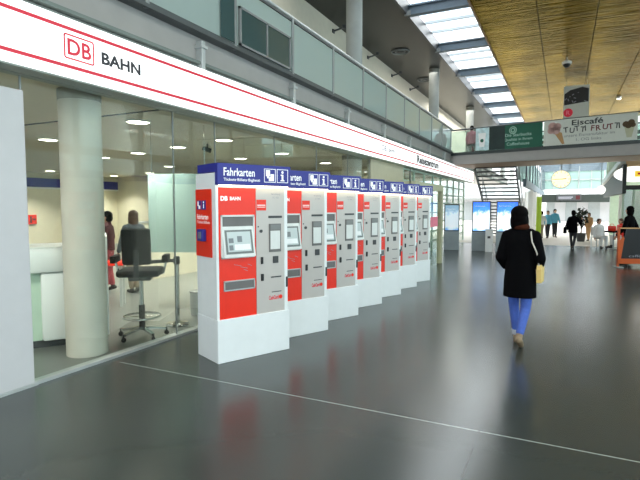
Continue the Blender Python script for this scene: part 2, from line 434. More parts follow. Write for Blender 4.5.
# ------------------------------------------------------------------ the long white sign
fs = thing('fascia_sign', 'long white illuminated fascia sign with two red lines, red DB logo and BAHN lettering', 'sign', (-4.2, 0, 0))
MB().box(-0.2, 0, -2.5, 26.5, 2.88, 3.43, 0.004).build('light_box', 'signbox', fs)
MB().box(-0.24, -0.005, -2.5, 26.5, 2.865, 2.88).build('underside', 'sign_under', fs)
for z in (2.985, 3.335): MB().box(0, 0.003, -2.5, 26.5, z-0.016, z+0.016).build('red_line', 'red_ink', fs)
def ring_rect(mb, y0, y1, z0, z1, t, rad=0.03):
    mb.box(0, 0.004, y0+rad/2, y1-rad/2, z0, z0+t).box(0, 0.004, y0+rad/2, y1-rad/2, z1-t, z1)
    mb.box(0, 0.004, y0, y0+t, z0+rad/2, z1-rad/2).box(0, 0.004, y1-t, y1, z0+rad/2, z1-rad/2)
    for yy, zz in ((y0, z0), (y0, z1), (y1, z0), (y1, z1)):
        sy = 1 if yy == y0 else -1; sz = 1 if zz == z0 else -1
        mb.bar((0.002, yy+sy*t*0.5, zz+sz*rad*0.6), (0.002, yy+sy*rad*0.6, zz+sz*t*0.5), t, 0.004, up=(1, 0, 0))
    return mb
lg = ring_rect(MB(), 3.17, 3.5, 3.055, 3.285, 0.014).build('logo_frame', 'red_ink', fs)
text('logo_letters', 'DB', 'red_ink', lg, (0.005, 3.205, 3.095), FX, w=0.26, h=0.15, bold=0.022)
text('lettering', 'BAHN', 'dark_ink', fs, (0.005, 3.585, 3.1), FX, w=0.51, h=0.12, bold=0.035, label='dark BAHN lettering')
text('lettering', 'DB', 'grey_ink', fs, (0.005, 12.15, 3.1), FX, w=0.36, h=0.14, bold=0.02, label='faint grey lettering')
text('lettering', 'BAHN', 'grey_ink', fs, (0.005, 12.65, 3.1), FX, w=0.6, h=0.14, bold=0.02, label='faint grey lettering')
text('lettering', 'Reisezentrum', 'dark_ink', fs, (0.006, 15.5, 3.04), FX, w=3.0, h=0.25, bold=0.04, label='dark Reisezentrum lettering')

# ------------------------------------------------------------------ ticket machines
W_, D_ = 0.925, 0.46
def make_machine():
    t = thing('ticket_machine', '', 'ticket machine')
    MB().box(0, W_, -0.03, D_, 0, 0.47, 0.006).build('plinth', 'machine_white', t)
    b = MB().box(0.004, W_-0.01, 0.0, D_, 0.47, 2.03, 0.006)
    b.box(0.87, W_-0.01, -0.012, 0.01, 0.47, 1.88, 0.004).box(0.004, 0.033, -0.012, 0.01, 0.47, 1.88)
    b.build('housing', 'machine_white', t)
    # left (red) front
    rf = MB().box(0.035, 0.489, -0.012, 0.0, 0.47, 1.875)
    rf = rf.build('red_front', 'red', t)
    text('logo_letters', 'DB', 'white_ink', rf, (0.06, -0.0135, 1.735), FY, w=0.085, h=0.05, bold=0.05)
    text('lettering', 'BAHN', 'white_ink', rf, (0.17, -0.0135, 1.74), FY, w=0.13, h=0.04, bold=0.03)
    for (a, z, l) in ((0.21, 1.05, 0.09), (0.29, 1.02, 0.09), (0.33, 0.99, 0.05), (0.38, 1.045, 0.05)):
        MB().bar((a, -0.0132, z), (a+l, -0.0132, z-0.02), 0.004, 0.003, up=(0, 1, 0)).build('instruction_mark', 'grey_ink', rf)
    # screen housing: flat grey strip painted as hood shade above, sloping bezel below
    sh = MB().box(0.06, 0.49, -0.03, -0.012, 1.565, 1.585).box(0.06, 0.075, -0.03, -0.012, 1.12, 1.585).box(0.475, 0.49, -0.03, -0.012, 1.12, 1.585).box(0.06, 0.49, -0.03, -0.012, 1.12, 1.135)
    sh = sh.build('screen_housing', 'bezel', t); sh.scale.x = 0.945
    MB().prism([(-0.014, 1.46), (-0.014, 1.565), (-0.0125, 1.565), (-0.0125, 1.46)], 0.075, 0.475).build('hood_shade', 'slot_grey', sh)
    MB().prism([(-0.0125, 1.47), (-0.075, 1.135), (-0.0125, 1.135)], 0.075, 0.475).build('bezel', 'bezel', sh)
    n = Vector((0, -(1.47-1.135), 0.0625)).normalized()      # slope of the bezel
    def on(x, f, off=0.002): return Vector((x, -0.075+0.0625*f, 1.135+0.335*f)) + n*off
    def slab(x0, x1, f0, f1, off, name, m, par):
        A, B = on((x0+x1)/2, f0, off), on((x0+x1)/2, f1, off)
        return MB().bar(A, B, x1-x0, 0.003, up=n).build(name, m, par)
    sc = slab(0.1, 0.45, 0.1, 0.86, 0.002, 'touchscreen', 'screen_frame', sh)
    slab(0.125, 0.425, 0.17, 0.8, 0.004, 'display', 'screen', sc)
    for (x0, x1, f0, f1) in ((0.14, 0.2, 0.45, 0.6), (0.14, 0.19, 0.22, 0.38), (0.25, 0.31, 0.47, 0.66)):
        slab(x0, x1, f0, f1, 0.006, 'button', 'screen_ui', sc)
    slab(0.21, 0.41, 0.22, 0.4, 0.006, 'button', 'screen_ui_light', sc)
    # delivery tray
    tr = MB().box(0.085, 0.475, -0.028, -0.012, 0.77, 0.782).box(0.085, 0.475, -0.028, -0.012, 0.868, 0.88).box(0.085, 0.097, -0.028, -0.012, 0.77, 0.88).box(0.463, 0.475, -0.028, -0.012, 0.77, 0.88)
    tr = tr.build('delivery_tray', 'light_steel', t); tr.scale.x = 0.98
    MB().box(0.097, 0.463, -0.016, -0.012, 0.782, 0.868).build('flap', 'slot_grey', tr)
    # right (silver) front
    sf = MB().box(0.52, 0.894, -0.012, 0.0, 0.47, 1.875).build('silver_front', 'silver', t); sf.location.x = -0.026
    st = MB().box(0.525, 0.65, -0.0135, -0.012, 1.63, 1.75).build('red_sticker', 'red', sf)
    MB().box(0.535, 0.64, -0.0145, -0.0135, 1.685, 1.693).box(0.535, 0.64, -0.0145, -0.0135, 1.665, 1.671).build('sticker_lines', 'white_ink', st)
    text('small_print', 'Barzahlung', 'grey_ink', sf, (0.72, -0.0135, 1.8), FY, w=0.12, h=0.025)
    text('small_print', 'EC / VISA', 'grey_ink', sf, (0.74, -0.0135, 1.765), FY, w=0.08, h=0.02)
    MB().box(0.68, 0.86, -0.02, -0.012, 1.545, 1.57).build('card_slot', 'dark_grey', sf)
    pp = MB().box(0.685, 0.845, -0.022, -0.012, 1.16, 1.48, 0.003).build('ticket_window', 'slot_grey', sf)
    MB().box(0.7, 0.83, -0.026, -0.02, 1.19, 1.4, 0.002).build('pane', 'bezel', pp)
    MB().box(0.7, 0.83, -0.027, -0.02, 1.41, 1.47).build('hood', 'mid_grey', pp)
    MB().box(0.735, 0.81, -0.02, -0.012, 1.03, 1.11, 0.003).build('keypad', 'dark_grey', sf)
    MB().rod((0.58, -0.022, 1.4), (0.58, -0.012, 1.4), 0.018, seg=14).build('lock', 'dark_grey', sf)
    MB().rod((0.545, -0.018, 1.45), (0.545, -0.012, 1.45), 0.008, seg=10).build('rivet', 'dark_grey', sf)
    MB().box(0.575, 0.605, -0.024, -0.012, 1.03, 1.11, 0.004).build('coin_slot', 'black', sf)
    MB().box(0.575, 0.61, -0.026, -0.012, 0.84, 0.92, 0.006).build('coin_return', 'black', sf)
    MB().box(0.71, 0.85, -0.018, -0.012, 0.865, 0.878).build('banknote_slot', 'dark_grey', sf)
    MB().box(0.72, 0.85, -0.015, -0.012, 0.695, 0.704).build('slot_line', 'dark_grey', sf)
    lo = text('logo_letters', 'CashCard', 'red_ink', sf, (0.68, -0.0135, 0.61), FY, w=0.13, h=0.05, bold=0.03)
    MB().rod((0.84, -0.0145, 0.635), (0.84, -0.012, 0.635), 0.024, seg=16).build('logo_dot', 'red', sf)
    MB().box(W_-0.036, W_-0.014, -0.026, -0.01, 0.74, 0.86, 0.004).build('door_handle', 'dark_grey', t)
    # lit header sign
    hd = MB().prism([(-0.07, 1.9), (-0.012, 1.9), (-0.012, 2.035), (0.4, 2.035), (0.4, 2.125), (-0.07, 2.125)], 0.0, W_-0.004).build('header_sign', 'blue', t)
    text('lettering', 'Fahrkarten', 'white_ink', hd, (0.07, -0.0715, 1.995), FY, w=0.375, h=0.085, bold=0.015)
    text('small_print', 'Tickets·Billets·Biglietti', 'white_ink', hd, (0.07, -0.0715, 1.935), FY, w=0.44, h=0.038, bold=0.01)
    pictograms(hd, 0.565, -0.0715, 1.94, 0.15)
    lm = MB().box(0.03, W_-0.03, -0.055, -0.03, 1.893, 1.9).build('header_lamp', 'lamp_soft', t)
    return t
def pictograms(hd, x, y, z, s):
    """hand with ticket, and the information i, each in a thin white frame"""
    for k in range(2):
        x0 = x + k*(s*1.12)
        f = MB()
        th = 0.006
        f.box(x0, x0+s, y-0.0015, y, z, z+th).box(x0, x0+s, y-0.0015, y, z+s-th, z+s).box(x0, x0+th, y-0.0015, y, z, z+s).box(x0+s-th, x0+s, y-0.0015, y, z, z+s)
        f = f.build('pictogram_frame', 'white_ink', hd)
        g = MB()
        if k == 0:
            g.box(x0+.15*s, x0+.5*s, y-0.002, y, z+.45*s, z+.9*s).box(x0+.4*s, x0+.85*s, y-0.002, y, z+.1*s, z+.38*s).box(x0+.55*s, x0+.85*s, y-0.002, y, z+.38*s, z+.62*s)
            g.box(x0+.25*s, x0+.4*s, y-0.0025, y, z+.3*s, z+.5*s)
        else:
            g.rod((x0+.5*s, y-0.002, z+.78*s), (x0+.5*s, y, z+.78*s), .1*s, seg=14)
            g.box(x0+.42*s, x0+.58*s, y-0.002, y, z+.15*s, z+.62*s).box(x0+.34*s, x0+.5*s, y-0.002, y, z+.52*s, z+.62*s).box(x0+.32*s, x0+.68*s, y-0.002, y, z+.12*s, z+.2*s)
        g.build('pictogram', 'white_ink', f)
proto = make_machine()
mlabels = ['nearest red and silver ticket machine, its red left side with blue leaflet box in view',
           'second red and silver ticket machine from the near end of the row',
           'third red and silver ticket machine from the near end of the row',
           'middle ticket machine of the seven red and silver ones, fourth from the near end',
           'red and silver ticket machine third from the far end of the row',
           'red and silver ticket machine second from the far end of the row',
           'farthest ticket machine of the row, just before the glass entrance']
MY = [4.99, 6.0, 7.03, 8.05, 9.07, 10.09, 11.11]
ang = R(65)
machines = []
for i, y in enumerate(MY):
    o = proto if i == 0 else copy_tree(proto)
    fx, fy = -2.85+0.03*i, y
    o.location = (fx - W_*math.cos(ang) - 0.03*math.sin(ang), fy - W_*math.sin(ang) + 0.03*math.cos(ang), 0); o.rotation_euler = (0, 0, ang)
    tag(o, mlabels[i], 'ticket machine', 'row of red and silver ticket machines'); machines.append(o)
# the side panel only the first machine shows
sp_ = MB().box(-0.006, 0, 0.07, D_-0.012, 1.13, 1.86).build('side_panel', 'red', proto)
SX = (PI/2, 0, -PI/2)
text('lettering', 'Fahrkarten', 'white_ink', sp_, (-0.0075, D_-0.05, 1.535), SX, w=0.27, h=0.055, bold=0.015)
text('small_print', 'Tickets·Billets', 'white_ink', sp_, (-0.0075, D_-0.05, 1.49), SX, w=0.3, h=0.03)
for k, y0 in enumerate((D_-0.05, D_-0.165)):
    q = MB().box(-0.0085, -0.006, y0-0.1, y0, 1.64, 1.74).build('pictogram_frame', 'blue', sp_)
    g = MB()
    if k == 0: g.box(-0.0095, -0.006, y0-0.045, y0-0.015, 1.68, 1.73).box(-0.0095, -0.006, y0-0.085, y0-0.04, 1.65, 1.685)
    else: g.box(-0.0095, -0.006, y0-0.058, y0-0.042, 1.655, 1.7).box(-0.0095, -0.006, y0-0.06, y0-0.04, 1.71, 1.73)
    g.build('pictogram', 'white_ink', q)
lb = MB().box(-0.06, -0.006, 0.19, 0.32, 1.3, 1.43, 0.01).build('leaflet_box', 'blue', sp_)
MB().box(-0.065, -0.05, 0.21, 0.27, 1.33, 1.4).build('box_front', 'screen_ui', lb)

# ------------------------------------------------------------------ glass entrance past the machines
d = structure('door_1', (-3.25, 0, 0))
fr = MB().box(-0.06, 0.06, 11.7, 11.82, 0, 2.1).box(-0.06, 0.06, 14.55, 14.75, 0, 2.1).box(-0.06, 0.06, 13.1, 13.18, 0, 2.1).box(-0.1, 0.06, 11.7, 14.75, 2.1, 2.28)
fr.build('door_frame', 'cream_pale', d)
for a, b in ((11.82, 13.1), (13.18, 14.55)):
    l = MB().box(-0.008, 0.008, a, b, 0.02, 2.1).build('door_leaf', 'shop_glass', d)
    MB().box(0.008, 0.011, a+0.25, b-0.25, 1.1, 1.38).build('sticker', 'shirt_pink', l)
MB().box(-1.2, -0.06, 11.72, 11.76, 0, 2.1).box(-1.2, -0.06, 14.6, 14.64, 0, 2.1).build('side_glass', 'shop_glass', d)
MB().box(-1.2, -0.06, 11.7, 14.75, 2.1, 2.28).build('roof', 'cream_pale', d)
o = MB().box(-4.5, -4.4, 11.9, 14.7, 2.28, 2.95).build('wall_left', 'shop_ceiling'); o['kind'] = 'structure'
# lattice shop windows beyond the entrance
w = structure('window_5', (-4.45, 0, 0))
lat = MB()
for i in range(9): lat.box(-0.03, 0.03, 14.75+1.3*i, 14.81+1.3*i, 0, 2.9)
for z in (0.35, 0.7, 1.05, 1.4, 1.75, 2.1, 2.45, 2.8): lat.box(-0.02, 0.02, 14.75, 25.2, z, z+0.05)
lat.build('lattice_frame', 'pale_green', w)
MB().box(-0.006, 0.006, 14.8, 25.2, 0, 2.9).build('pane', 'shop_glass', w)
o = MB().box(-9.2, -9, 16.2, 25.5, 0, 3.4).build('wall_back', 'wall_cream'); o['kind'] = 'structure'
o = MB().box(-9, -4.5, 16.2, 25.5, 2.95, 3.1).build('ceiling', 'shop_ceiling'); o['kind'] = 'structure'

# dome camera under the sign
t = thing('security_camera', 'small dark dome camera hanging under the white sign above the farthest ticket machine', 'camera', (-4.33, 15.2, 0))
MB().rod((0, 0, 2.45), (0, 0, 2.865), 0.018).build('stem', 'mid_grey', t)
MB().ell((0, 0, 2.36), (0.12, 0.12, 0.11)).build('dome', 'black', t, smooth=True)

# ------------------------------------------------------------------ office interior
def downlight(x, y, z, label, r=0.16, power=0):
    t = thing('ceiling_downlight', label, 'ceiling light', (x, y, z), 0, 'round downlights in the ticket office ceiling')
    MB().torus((0, 0, -0.012), r, 0.014).build('ring', 'lamp_ring', t, smooth=True)
    MB().lathe([(r-0.005, -0.02), (r-0.005, -0.004)], 24).build('diffuser', 'lamp', t)
    if power:
        l = bpy.data.lights.new('office_light', 'AREA'); l.shape = 'DISK'; l.size = 2*r-0.04; l.energy = power; l.color = (1, 0.97, 0.9); l.spread = R(112)
        lo = bpy.data.objects.new('office_light', l); C.objects.link(lo); lo.location = (x, y, z-0.03)
    return t
dl = [(-5.76, 5.55, 'bright round ceiling downlight nearest the glass, left of the first ticket machine'),
      (-7.46, 8.28, 'round ceiling downlight above the top right corner of the frosted panel'),
      (-9.13, 8.77, 'round ceiling downlight directly above the left half of the frosted panel'),
      (-5.87, 7.79, 'round ceiling downlight above the blue header of the nearest ticket machine'),
      (-7.73, 10.96, 'round ceiling downlight just right of the nearest machine header, farther in'),
      (-6.11, 10.37, 'round ceiling downlight above the second ticket machine header'),
      (-8.83, 6.26, 'round ceiling downlight between the white end panel and the concrete column'),
      (-10.78, 9.17, 'round ceiling downlight just right of the concrete column'),
      (-11.3, 12.14, 'small round ceiling downlight low behind the frosted panel top'),
      (-6.3, 13.2, 'round ceiling downlight above the third and fourth machine headers'),
      (-13.6, 10.9, 'small far ceiling downlight above the blue wall band right of the column'),
      (-16.6, 11.8, 'tiny far ceiling downlight close to the blue wall band left of the column'),
      (-16.9, 14.9, 'tiny far ceiling downlight close to the blue wall band right of the column'),
      (-14.2, 14.2, 'small far ceiling downlight left of the frosted panel top')]
for i, (x, y, lb_) in enumerate(dl):
    downlight(x, y, 2.95, lb_, 0.17, 40)
# track spot
t = thing('ceiling_spotlight', 'small black spotlight on the office ceiling just left of the blue header', 'spotlight', (-6.6, 8.2, 2.95))
MB().rod((0, 0, -0.08), (0, 0, 0), 0.015).build('stem', 'dark_grey', t)
MB().rod((0.05, 0.05, -0.14), (-0.07, -0.07, -0.09), 0.05, 0.04).build('head', 'black', t)
# red picture on the far wall
t = thing('wall_picture', 'small red square picture on the cream back wall left of the column', 'picture', (-17.98, 11.95, 1.17))
MB().box(0, 0.03, -0.2, 0.2, -0.18, 0.18).build('board', 'red', t)
MB().box(0.03, 0.035, -0.06, 0.0, -0.12, 0.12).box(0.03, 0.035, 0.04, 0.14, -0.02, 0.04).build('symbol', 'dark_ink', t)
# service counter
t = thing('service_counter', 'white service counter behind the glass left of the concrete column', 'counter', (-5.9, 2.9, 0), R(57))
MB().box(0, 1.42, 0, 0.75, 0.9, 1.19, 0.04).build('upper_body', 'machine_white', t, smooth=True)
MB().box(0.92, 1.38, 0.03, 0.7, 0.09, 0.9, 0.03).build('lower_body', 'machine_white', t, smooth=True)
MB().box(0.03, 0.92, 0.12, 0.7, 0.09, 0.9).build('kneehole_shade', 'pale_green', t)  # pale green sheet in place of the shade inside an open kneehole
MB().box(0.05, 1.34, 0.14, 0.68, 0, 0.09).build('plinth', 'dark_grey', t)
MB().box(0.02, 1.4, 0.02, 0.73, 1.185, 1.205, 0.006).build('worktop', 'bezel', t)
# things on the counter
t = thing('computer_monitor', 'black monitor on the white counter just right of the end panel', 'monitor', (-5.98, 3.28, 1.205), R(-30))
MB().box(-0.02, 0.02, -0.16, 0.16, 0.1, 0.32, 0.006).build('display', 'black', t)
MB().rod((0, 0, 0.02), (0, 0, 0.14), 0.018).build('stand', 'dark_grey', t)
MB().box(-0.07, 0.07, -0.09, 0.09, 0, 0.02).build('foot', 'dark_grey', t)
t = thing('leaflet_tray', 'brown tray of leaflets lying on the white counter top', 'tray', (-5.74, 3.6, 1.205), R(57))
MB().box(-0.28, 0.1, -0.1, 0.1, 0, 0.02, 0.004).build('tray', 'wood_brown', t)
MB().box(-0.25, 0.07, -0.08, 0.08, 0.02, 0.035).build('leaflets', 'orange', t)
# second counter behind the column, its narrow white end shows
t = thing('counter_screen', 'narrow white end of a counter panel just right of the concrete column', 'counter', (-5.31, 4.5, 0), R(-40))
MB().box(-1.2, 0, -0.03, 0.03, 0.0, 1.28, 0.008).build('panel', 'machine_white', t)
MB().box(-1.1, -0.05, -0.3, -0.03, 0.9, 0.94).build('shelf', 'bezel', t)
# red desk
t = thing('red_desk', 'small red desk in the office beside the person in maroon', 'desk', (-6.75, 5.85, 0), R(40))
MB().box(-0.3, 0.2, -0.2, 0.2, 0.7, 0.76, 0.01).build('top', 'red', t)
for x in (-0.26, 0.16):
    for y in (-0.16, 0.16): MB().box(x-0.02, x+0.02, y-0.02, y+0.02, 0, 0.7).build('leg', 'light_steel', t)
# hanging frosted screen
t = thing('frosted_screen', 'pale frosted glass screen hanging in the office left of the nearest ticket machine', 'screen', (-5.62, 6.05, 0), R(24))
MB().box(-0.36, 0.62, -0.008, 0.008, 0.94, 2.19).build('panel', 'frosted', t)
for x in (-0.3, 0.55):
    s_ = MB().rod((x, 0, 2.1), (x, 0, 2.95), 0.006, seg=8).build('hanger_rod', 'chrome', t)
# drafting chair
def make_chair():
    t = thing('drafting_chair', 'tall black office chair with chrome foot ring standing behind the glass', 'chair', (-4.81, 4.62, 0), R(36))
    for k in range(5):
        a = 2*PI*k/5 + 0.3; c, s = math.cos(a), math.sin(a)
        l = MB().bar((0, 0, 0.13), (0.29*c, 0.29*s, 0.085), 0.04, 0.03).build('base_leg', 'chrome', t)
        MB().rod((0.3*c-0.012*s, 0.3*s+0.012*c, 0.03), (0.3*c+0.012*s, 0.3*s-0.012*c, 0.03), 0.03).rod((0.3*c, 0.3*s, 0.03), (0.3*c, 0.3*s, 0.1), 0.012).build('castor', 'black', l, smooth=True)
    MB().rod((0, 0, 0.1), (0, 0, 0.78), 0.026).build('gas_column', 'chrome', t, smooth=True)
    MB().rod((0, 0, 0.1), (0, 0, 0.42), 0.038).build('column_sleeve', 'black', t, smooth=True)
    fr = MB().torus((0, 0, 0.27), 0.225, 0.013).build('foot_ring', 'chrome', t, smooth=True)
    s = MB()
    for k in range(4): s.rod((0.03*math.cos(k*PI/2), 0.03*math.sin(k*PI/2), 0.27), (0.22*math.cos(k*PI/2), 0.22*math.sin(k*PI/2), 0.27), 0.008, seg=8)
    s.build('spoke', 'chrome', fr)
    MB().box(-0.14, 0.14, -0.12, 0.12, 0.74, 0.8, 0.02).build('mechanism', 'dark_grey', t)
    MB().box(-0.26, 0.26, -0.24, 0.24, 0.8, 0.89, 0.035).build('seat', 'chair_black', t, smooth=True)
    bk = MB(); bk.box(-0.17, 0.17, -0.04, 0.04, -0.21, 0.24, 0.03, Matrix.Translation((0, -0.27, 1.17)) @ Matrix.Rotation(R(8), 4, 'X')); bk.build('backrest', 'chair_black', t, smooth=True)
    MB().bar((0, -0.1, 0.78), (0, -0.31, 0.82), 0.06, 0.02).bar((0, -0.31, 0.81), (0, -0.3, 1.15), 0.06, 0.02, up=(0, 1, 0)).build('back_bracket', 'black', t)
    for sx in (-1, 1):
        a = MB().rod((0.27*sx, 0.02, 0.82), (0.31*sx, 0.02, 0.98), 0.016).rod((0.2*sx, 0.02, 0.81), (0.27*sx, 0.02, 0.82), 0.016).build('arm_post', 'chrome', t, smooth=True)
        MB().box(0.31*sx-0.035, 0.31*sx+0.035, -0.14, 0.16, 0.97, 1.06, 0.012).build('armrest', 'chair_black', a, smooth=True)
make_chair()
# barrier post
t = thing('barrier_post', 'chrome barrier post with round foot standing right of the black office chair', 'barrier post', (-4.86, 5.33, 0))
MB().lathe([(0.16, 0), (0.165, 0.012), (0.15, 0.03), (0.05, 0.045), (0.02, 0.06)], 32).build('foot', 'chrome', t, smooth=True)
MB().rod((0, 0, 0.05), (0, 0, 0.9), 0.028).build('pole', 'chrome', t, smooth=True)
MB().lathe([(0.03, 0.86), (0.045, 0.87), (0.045, 0.96), (0.035, 0.975)], 24).build('belt_head', 'dark_grey', t, smooth=True)
MB().bar((-0.04, 0, 0.915), (-0.3, -0.22, 0.9), 0.006, 0.05).build('belt', 'dark_grey', t)
t = thing('waste_bin', 'small grey cylinder waste bin by the glass beside the barrier post', 'bin', (-5.05, 6.0, 0))
MB().lathe([(0.12, 0), (0.13, 0.3), (0.13, 0.36)], 28).build('body', 'light_steel', t, smooth=True)
MB().torus((0, 0, 0.36), 0.125, 0.012).build('rim', 'mid_grey', t, smooth=True)

# ------------------------------------------------------------------ footbridge
bx, by, bang = -4.43, 21.34, math.atan2(-1.51, 6.63)
bd = structure('footbridge', (bx, by, 0), bang)
MB().box(0.0, 13, 0.0, 2.7, 3.42, 3.86).build('deck', 'fascia_beige', bd)
MB().box(0.0, 13, -0.03, 0.0, 3.78, 3.9).build('edge_beam', 'rail_dark', bd)
MB().box(0.0, 13, 0.25, 2.65, 3.405, 3.42).build('soffit_panel', 'wood_brown', bd)
b2 = thing('bridge_railing', 'glass balustrade with dark top rail along the footbridge', 'railing', (bx, by, 0), bang)
MB().rod((0.0, 0.0, 4.83), (13, 0.0, 4.83), 0.032).build('handrail', 'rail_dark', b2)
for i in range(8):
    x = 0.05 + 1.82*i
    MB().box(x-0.02, x+0.02, -0.02, 0.02, 3.86, 4.82).build('post', 'rail_dark', b2)
    if i < 7: MB().box(x+0.03, x+1.79, -0.006, 0.006, 3.9, 4.78).build('glass_panel', 'bridge_glass', b2)
b3 = copy_tree(b2); b3.location = (bx - 2.65*math.sin(bang), by + 2.65*math.cos(bang), 0)
b3['label'] = 'rear glass balustrade on the far side of the footbridge, behind the banners'
def at_bridge(s, off, z):
    return (bx + s*math.cos(bang) - off*math.sin(bang), by + s*math.sin(bang) + off*math.cos(bang), z)
# green banner
t = thing('green_banner', 'dark green coffee banner with pale round emblem on the bridge railing', 'banner', at_bridge(1.75, -0.07, 0), bang)
MB().box(0.0, 2.0, -0.01, 0.01, 3.9, 4.8).build('cloth', 'banner_green', t)
MB().box(0.0, 0.62, -0.012, -0.01, 3.9, 4.8).build('dark_picture', 'banner_dark', t)
em = MB().rod((0.92, -0.014, 4.6), (0.92, -0.01, 4.6), 0.145, seg=28).build('emblem', 'emblem', t)
MB().torus((0.92, -0.0145, 4.6), 0.1, 0.012, mtx=Matrix.Rotation(PI/2, 4, 'X')).rod((0.92, -0.016, 4.6), (0.92, -0.014, 4.6), 0.05, seg=20).build('emblem_rings', 'banner_green', em)
for i, (s_, z, w_) in enumerate((('Die Starbucks', 4.36, 0.98), ('Qualität in Ihrem', 4.18, 1.05), ('Coffeehouse', 4.02, 0.85))):
    text('lettering', s_, 'letter_green', t, (1.12, -0.0115, z), FY, w=w_, h=0.12, center=True, bold=0.01)
# pale cup picture beside it
t = thing('cup_poster', 'pale poster with a paper cup on the bridge railing left of the green banner', 'poster', at_bridge(1.2, -0.07, 0), bang)
MB().box(0.0, 0.54, -0.01, 0.01, 3.92, 4.8).build('sheet', 'poster_pale', t)
MB().prism([(0.16, 4.05), (0.36, 4.05), (0.42, 4.6), (0.1, 4.6)], -0.013, -0.01, 'y').build('cup', 'shirt_white', t)
MB().rod((0.26, -0.016, 4.3), (0.26, -0.012, 4.3), 0.07, seg=18).build('cup_emblem', 'banner_green', t)
# ice cream banner
t = thing('ice_cream_banner', 'wide white ice cream café banner with a cone on the bridge railing', 'banner', at_bridge(3.8, -0.07, 0), bang)
MB().box(0.0, 2.96, -0.01, 0.01, 3.9, 4.82).build('cloth', 'banner_white', t)
text('lettering', 'Eiscafé', 'letter_dark', t, (1.44, -0.0115, 4.57), FY, w=1.0, h=0.2, center=True, bold=0.02)
for ch_i, (ch, x, dz, m_) in enumerate((('T', .68, 0, 'letter_dark'), ('U', .87, -.02, 'letter_dark'), ('T', 1.05, .02, 'letter_dark'), ('T', 1.22, -.01, 'letter_dark'), ('I', 1.38, .01, 'letter_dark'),
                         ('F', 1.56, 0, 'letter_red'), ('R', 1.73, -.02, 'letter_red'), ('U', 1.92, .01, 'letter_red'), ('T', 2.1, -.01, 'letter_red'), ('T', 2.27, .02, 'letter_dark'), ('I', 2.42, 0, 'letter_dark'))):
    text('letter', ch, m_, t, (x, -0.0115, 4.33+dz), (PI/2, R((-6, 5)[ch_i % 2]), 0), h=0.19, bold=0.02)
text('small_print', 'unsere Eismanufaktur im', 'letter_green', t, (1.5, -0.0115, 4.17), FY, w=1.6, h=0.1, center=True).data.materials[0] = M['mid_grey']
text('small_print', '1. OG links', 'letter_green', t, (1.5, -0.0115, 4.01), FY, w=0.8, h=0.1, center=True).data.materials[0] = M['mid_grey']
cn = MB().prism([(0.3, 4.45), (0.62, 4.35), (0.72, 3.94), (0.64, 3.93)], -0.014, -0.01, 'y').build('cone', 'cone', t)
ic = MB()
for (x, z, r_) in ((0.3, 4.6, 0.15), (0.46, 4.57, 0.14), (0.25, 4.45, 0.12), (0.42, 4.45, 0.15)): ic.rod((x, -0.016, z), (x, -0.01, z), r_, seg=20)
ic.build('scoop', 'ice_pink', t)
nt_ = MB()
for (x, z, r_) in ((2.62, 4.45, 0.1), (2.78, 4.5, 0.1), (2.7, 4.4, 0.1), (2.83, 4.41, 0.08)): nt_.rod((x, -0.016, z), (x, -0.01, z), r_, seg=16)
nt_.build('berries', 'nut', t)
MB().prism([(2.58, 4.36), (2.88, 4.36), (2.8, 4.0), (2.66, 4.0)], -0.0135, -0.01, 'y').build('goblet', 'cream_pale', t)

# advertising board hanging from the gold ceiling beyond the bridge
t = thing('hanging_board', 'board hanging from the gold ceiling, dark picture above a red disc', 'sign', (-0.14, 24, 0))
MB().box(0, 0.98, -0.02, 0.02, 5.2, 6.78).build('board', 'banner_white', t)
pc = MB().prism([(0.03, 5.98), (0.95, 6.08), (0.95, 6.62), (0.7, 6.7), (0.25, 6.6), (0.03, 6.45)], -0.025, -0.02, 'y').build('picture', 'black', t)
pq = MB()
for k in range(9):
    a = random.uniform(0.1, 0.8); z = random.uniform(6.1, 6.5)
    pq.bar((a, -0.026, z), (a+random.uniform(-.1, .12), -0.026, z+random.uniform(-.1, .14)), 0.03, 0.004, up=(0, 1, 0))
pq.build('drawing', 'grey_ink', pc)
dc = MB().rod((0.19, -0.03, 5.66), (0.19, -0.02, 5.66), 0.18, seg=28).build('disc', 'red_ink', t)
text('lettering', 'R', 'shirt_pink', dc, (0.12, -0.031, 5.57), FY, h=0.18, bold=0.02)
for x in (0.1, 0.88): MB().rod((x, 0, 6.78), (x, 0, 7.0), 0.008, seg=8).build('hanger_rod', 'steel', t)

# ceiling dome camera and spot
t = thing('ceiling_camera', 'small white dome camera hanging from the gold ceiling', 'camera', (-0.05, 20.2, 7.0))
MB().rod((0, 0, -0.12), (0, 0, 0), 0.03).build('stem', 'light_steel', t)
MB().lathe([(0.05, -0.1), (0.16, -0.16), (0.16, -0.24)], 24).build('shade', 'white_paint', t, smooth=True)
MB().ell((0, 0, -0.26), (0.12, 0.12, 0.11)).build('dome', 'black', t, smooth=True)
t = thing('ceiling_spot', 'small lit spot on the gold ceiling above the ice cream banner', 'ceiling light', (2.27, 28.5, 7.0))
MB().lathe([(0.1, -0.1), (0.12, 0)], 20).build('can', 'light_steel', t)
MB().lathe([(0.08, -0.115), (0.08, -0.1)], 20).build('lens', 'lamp', t)
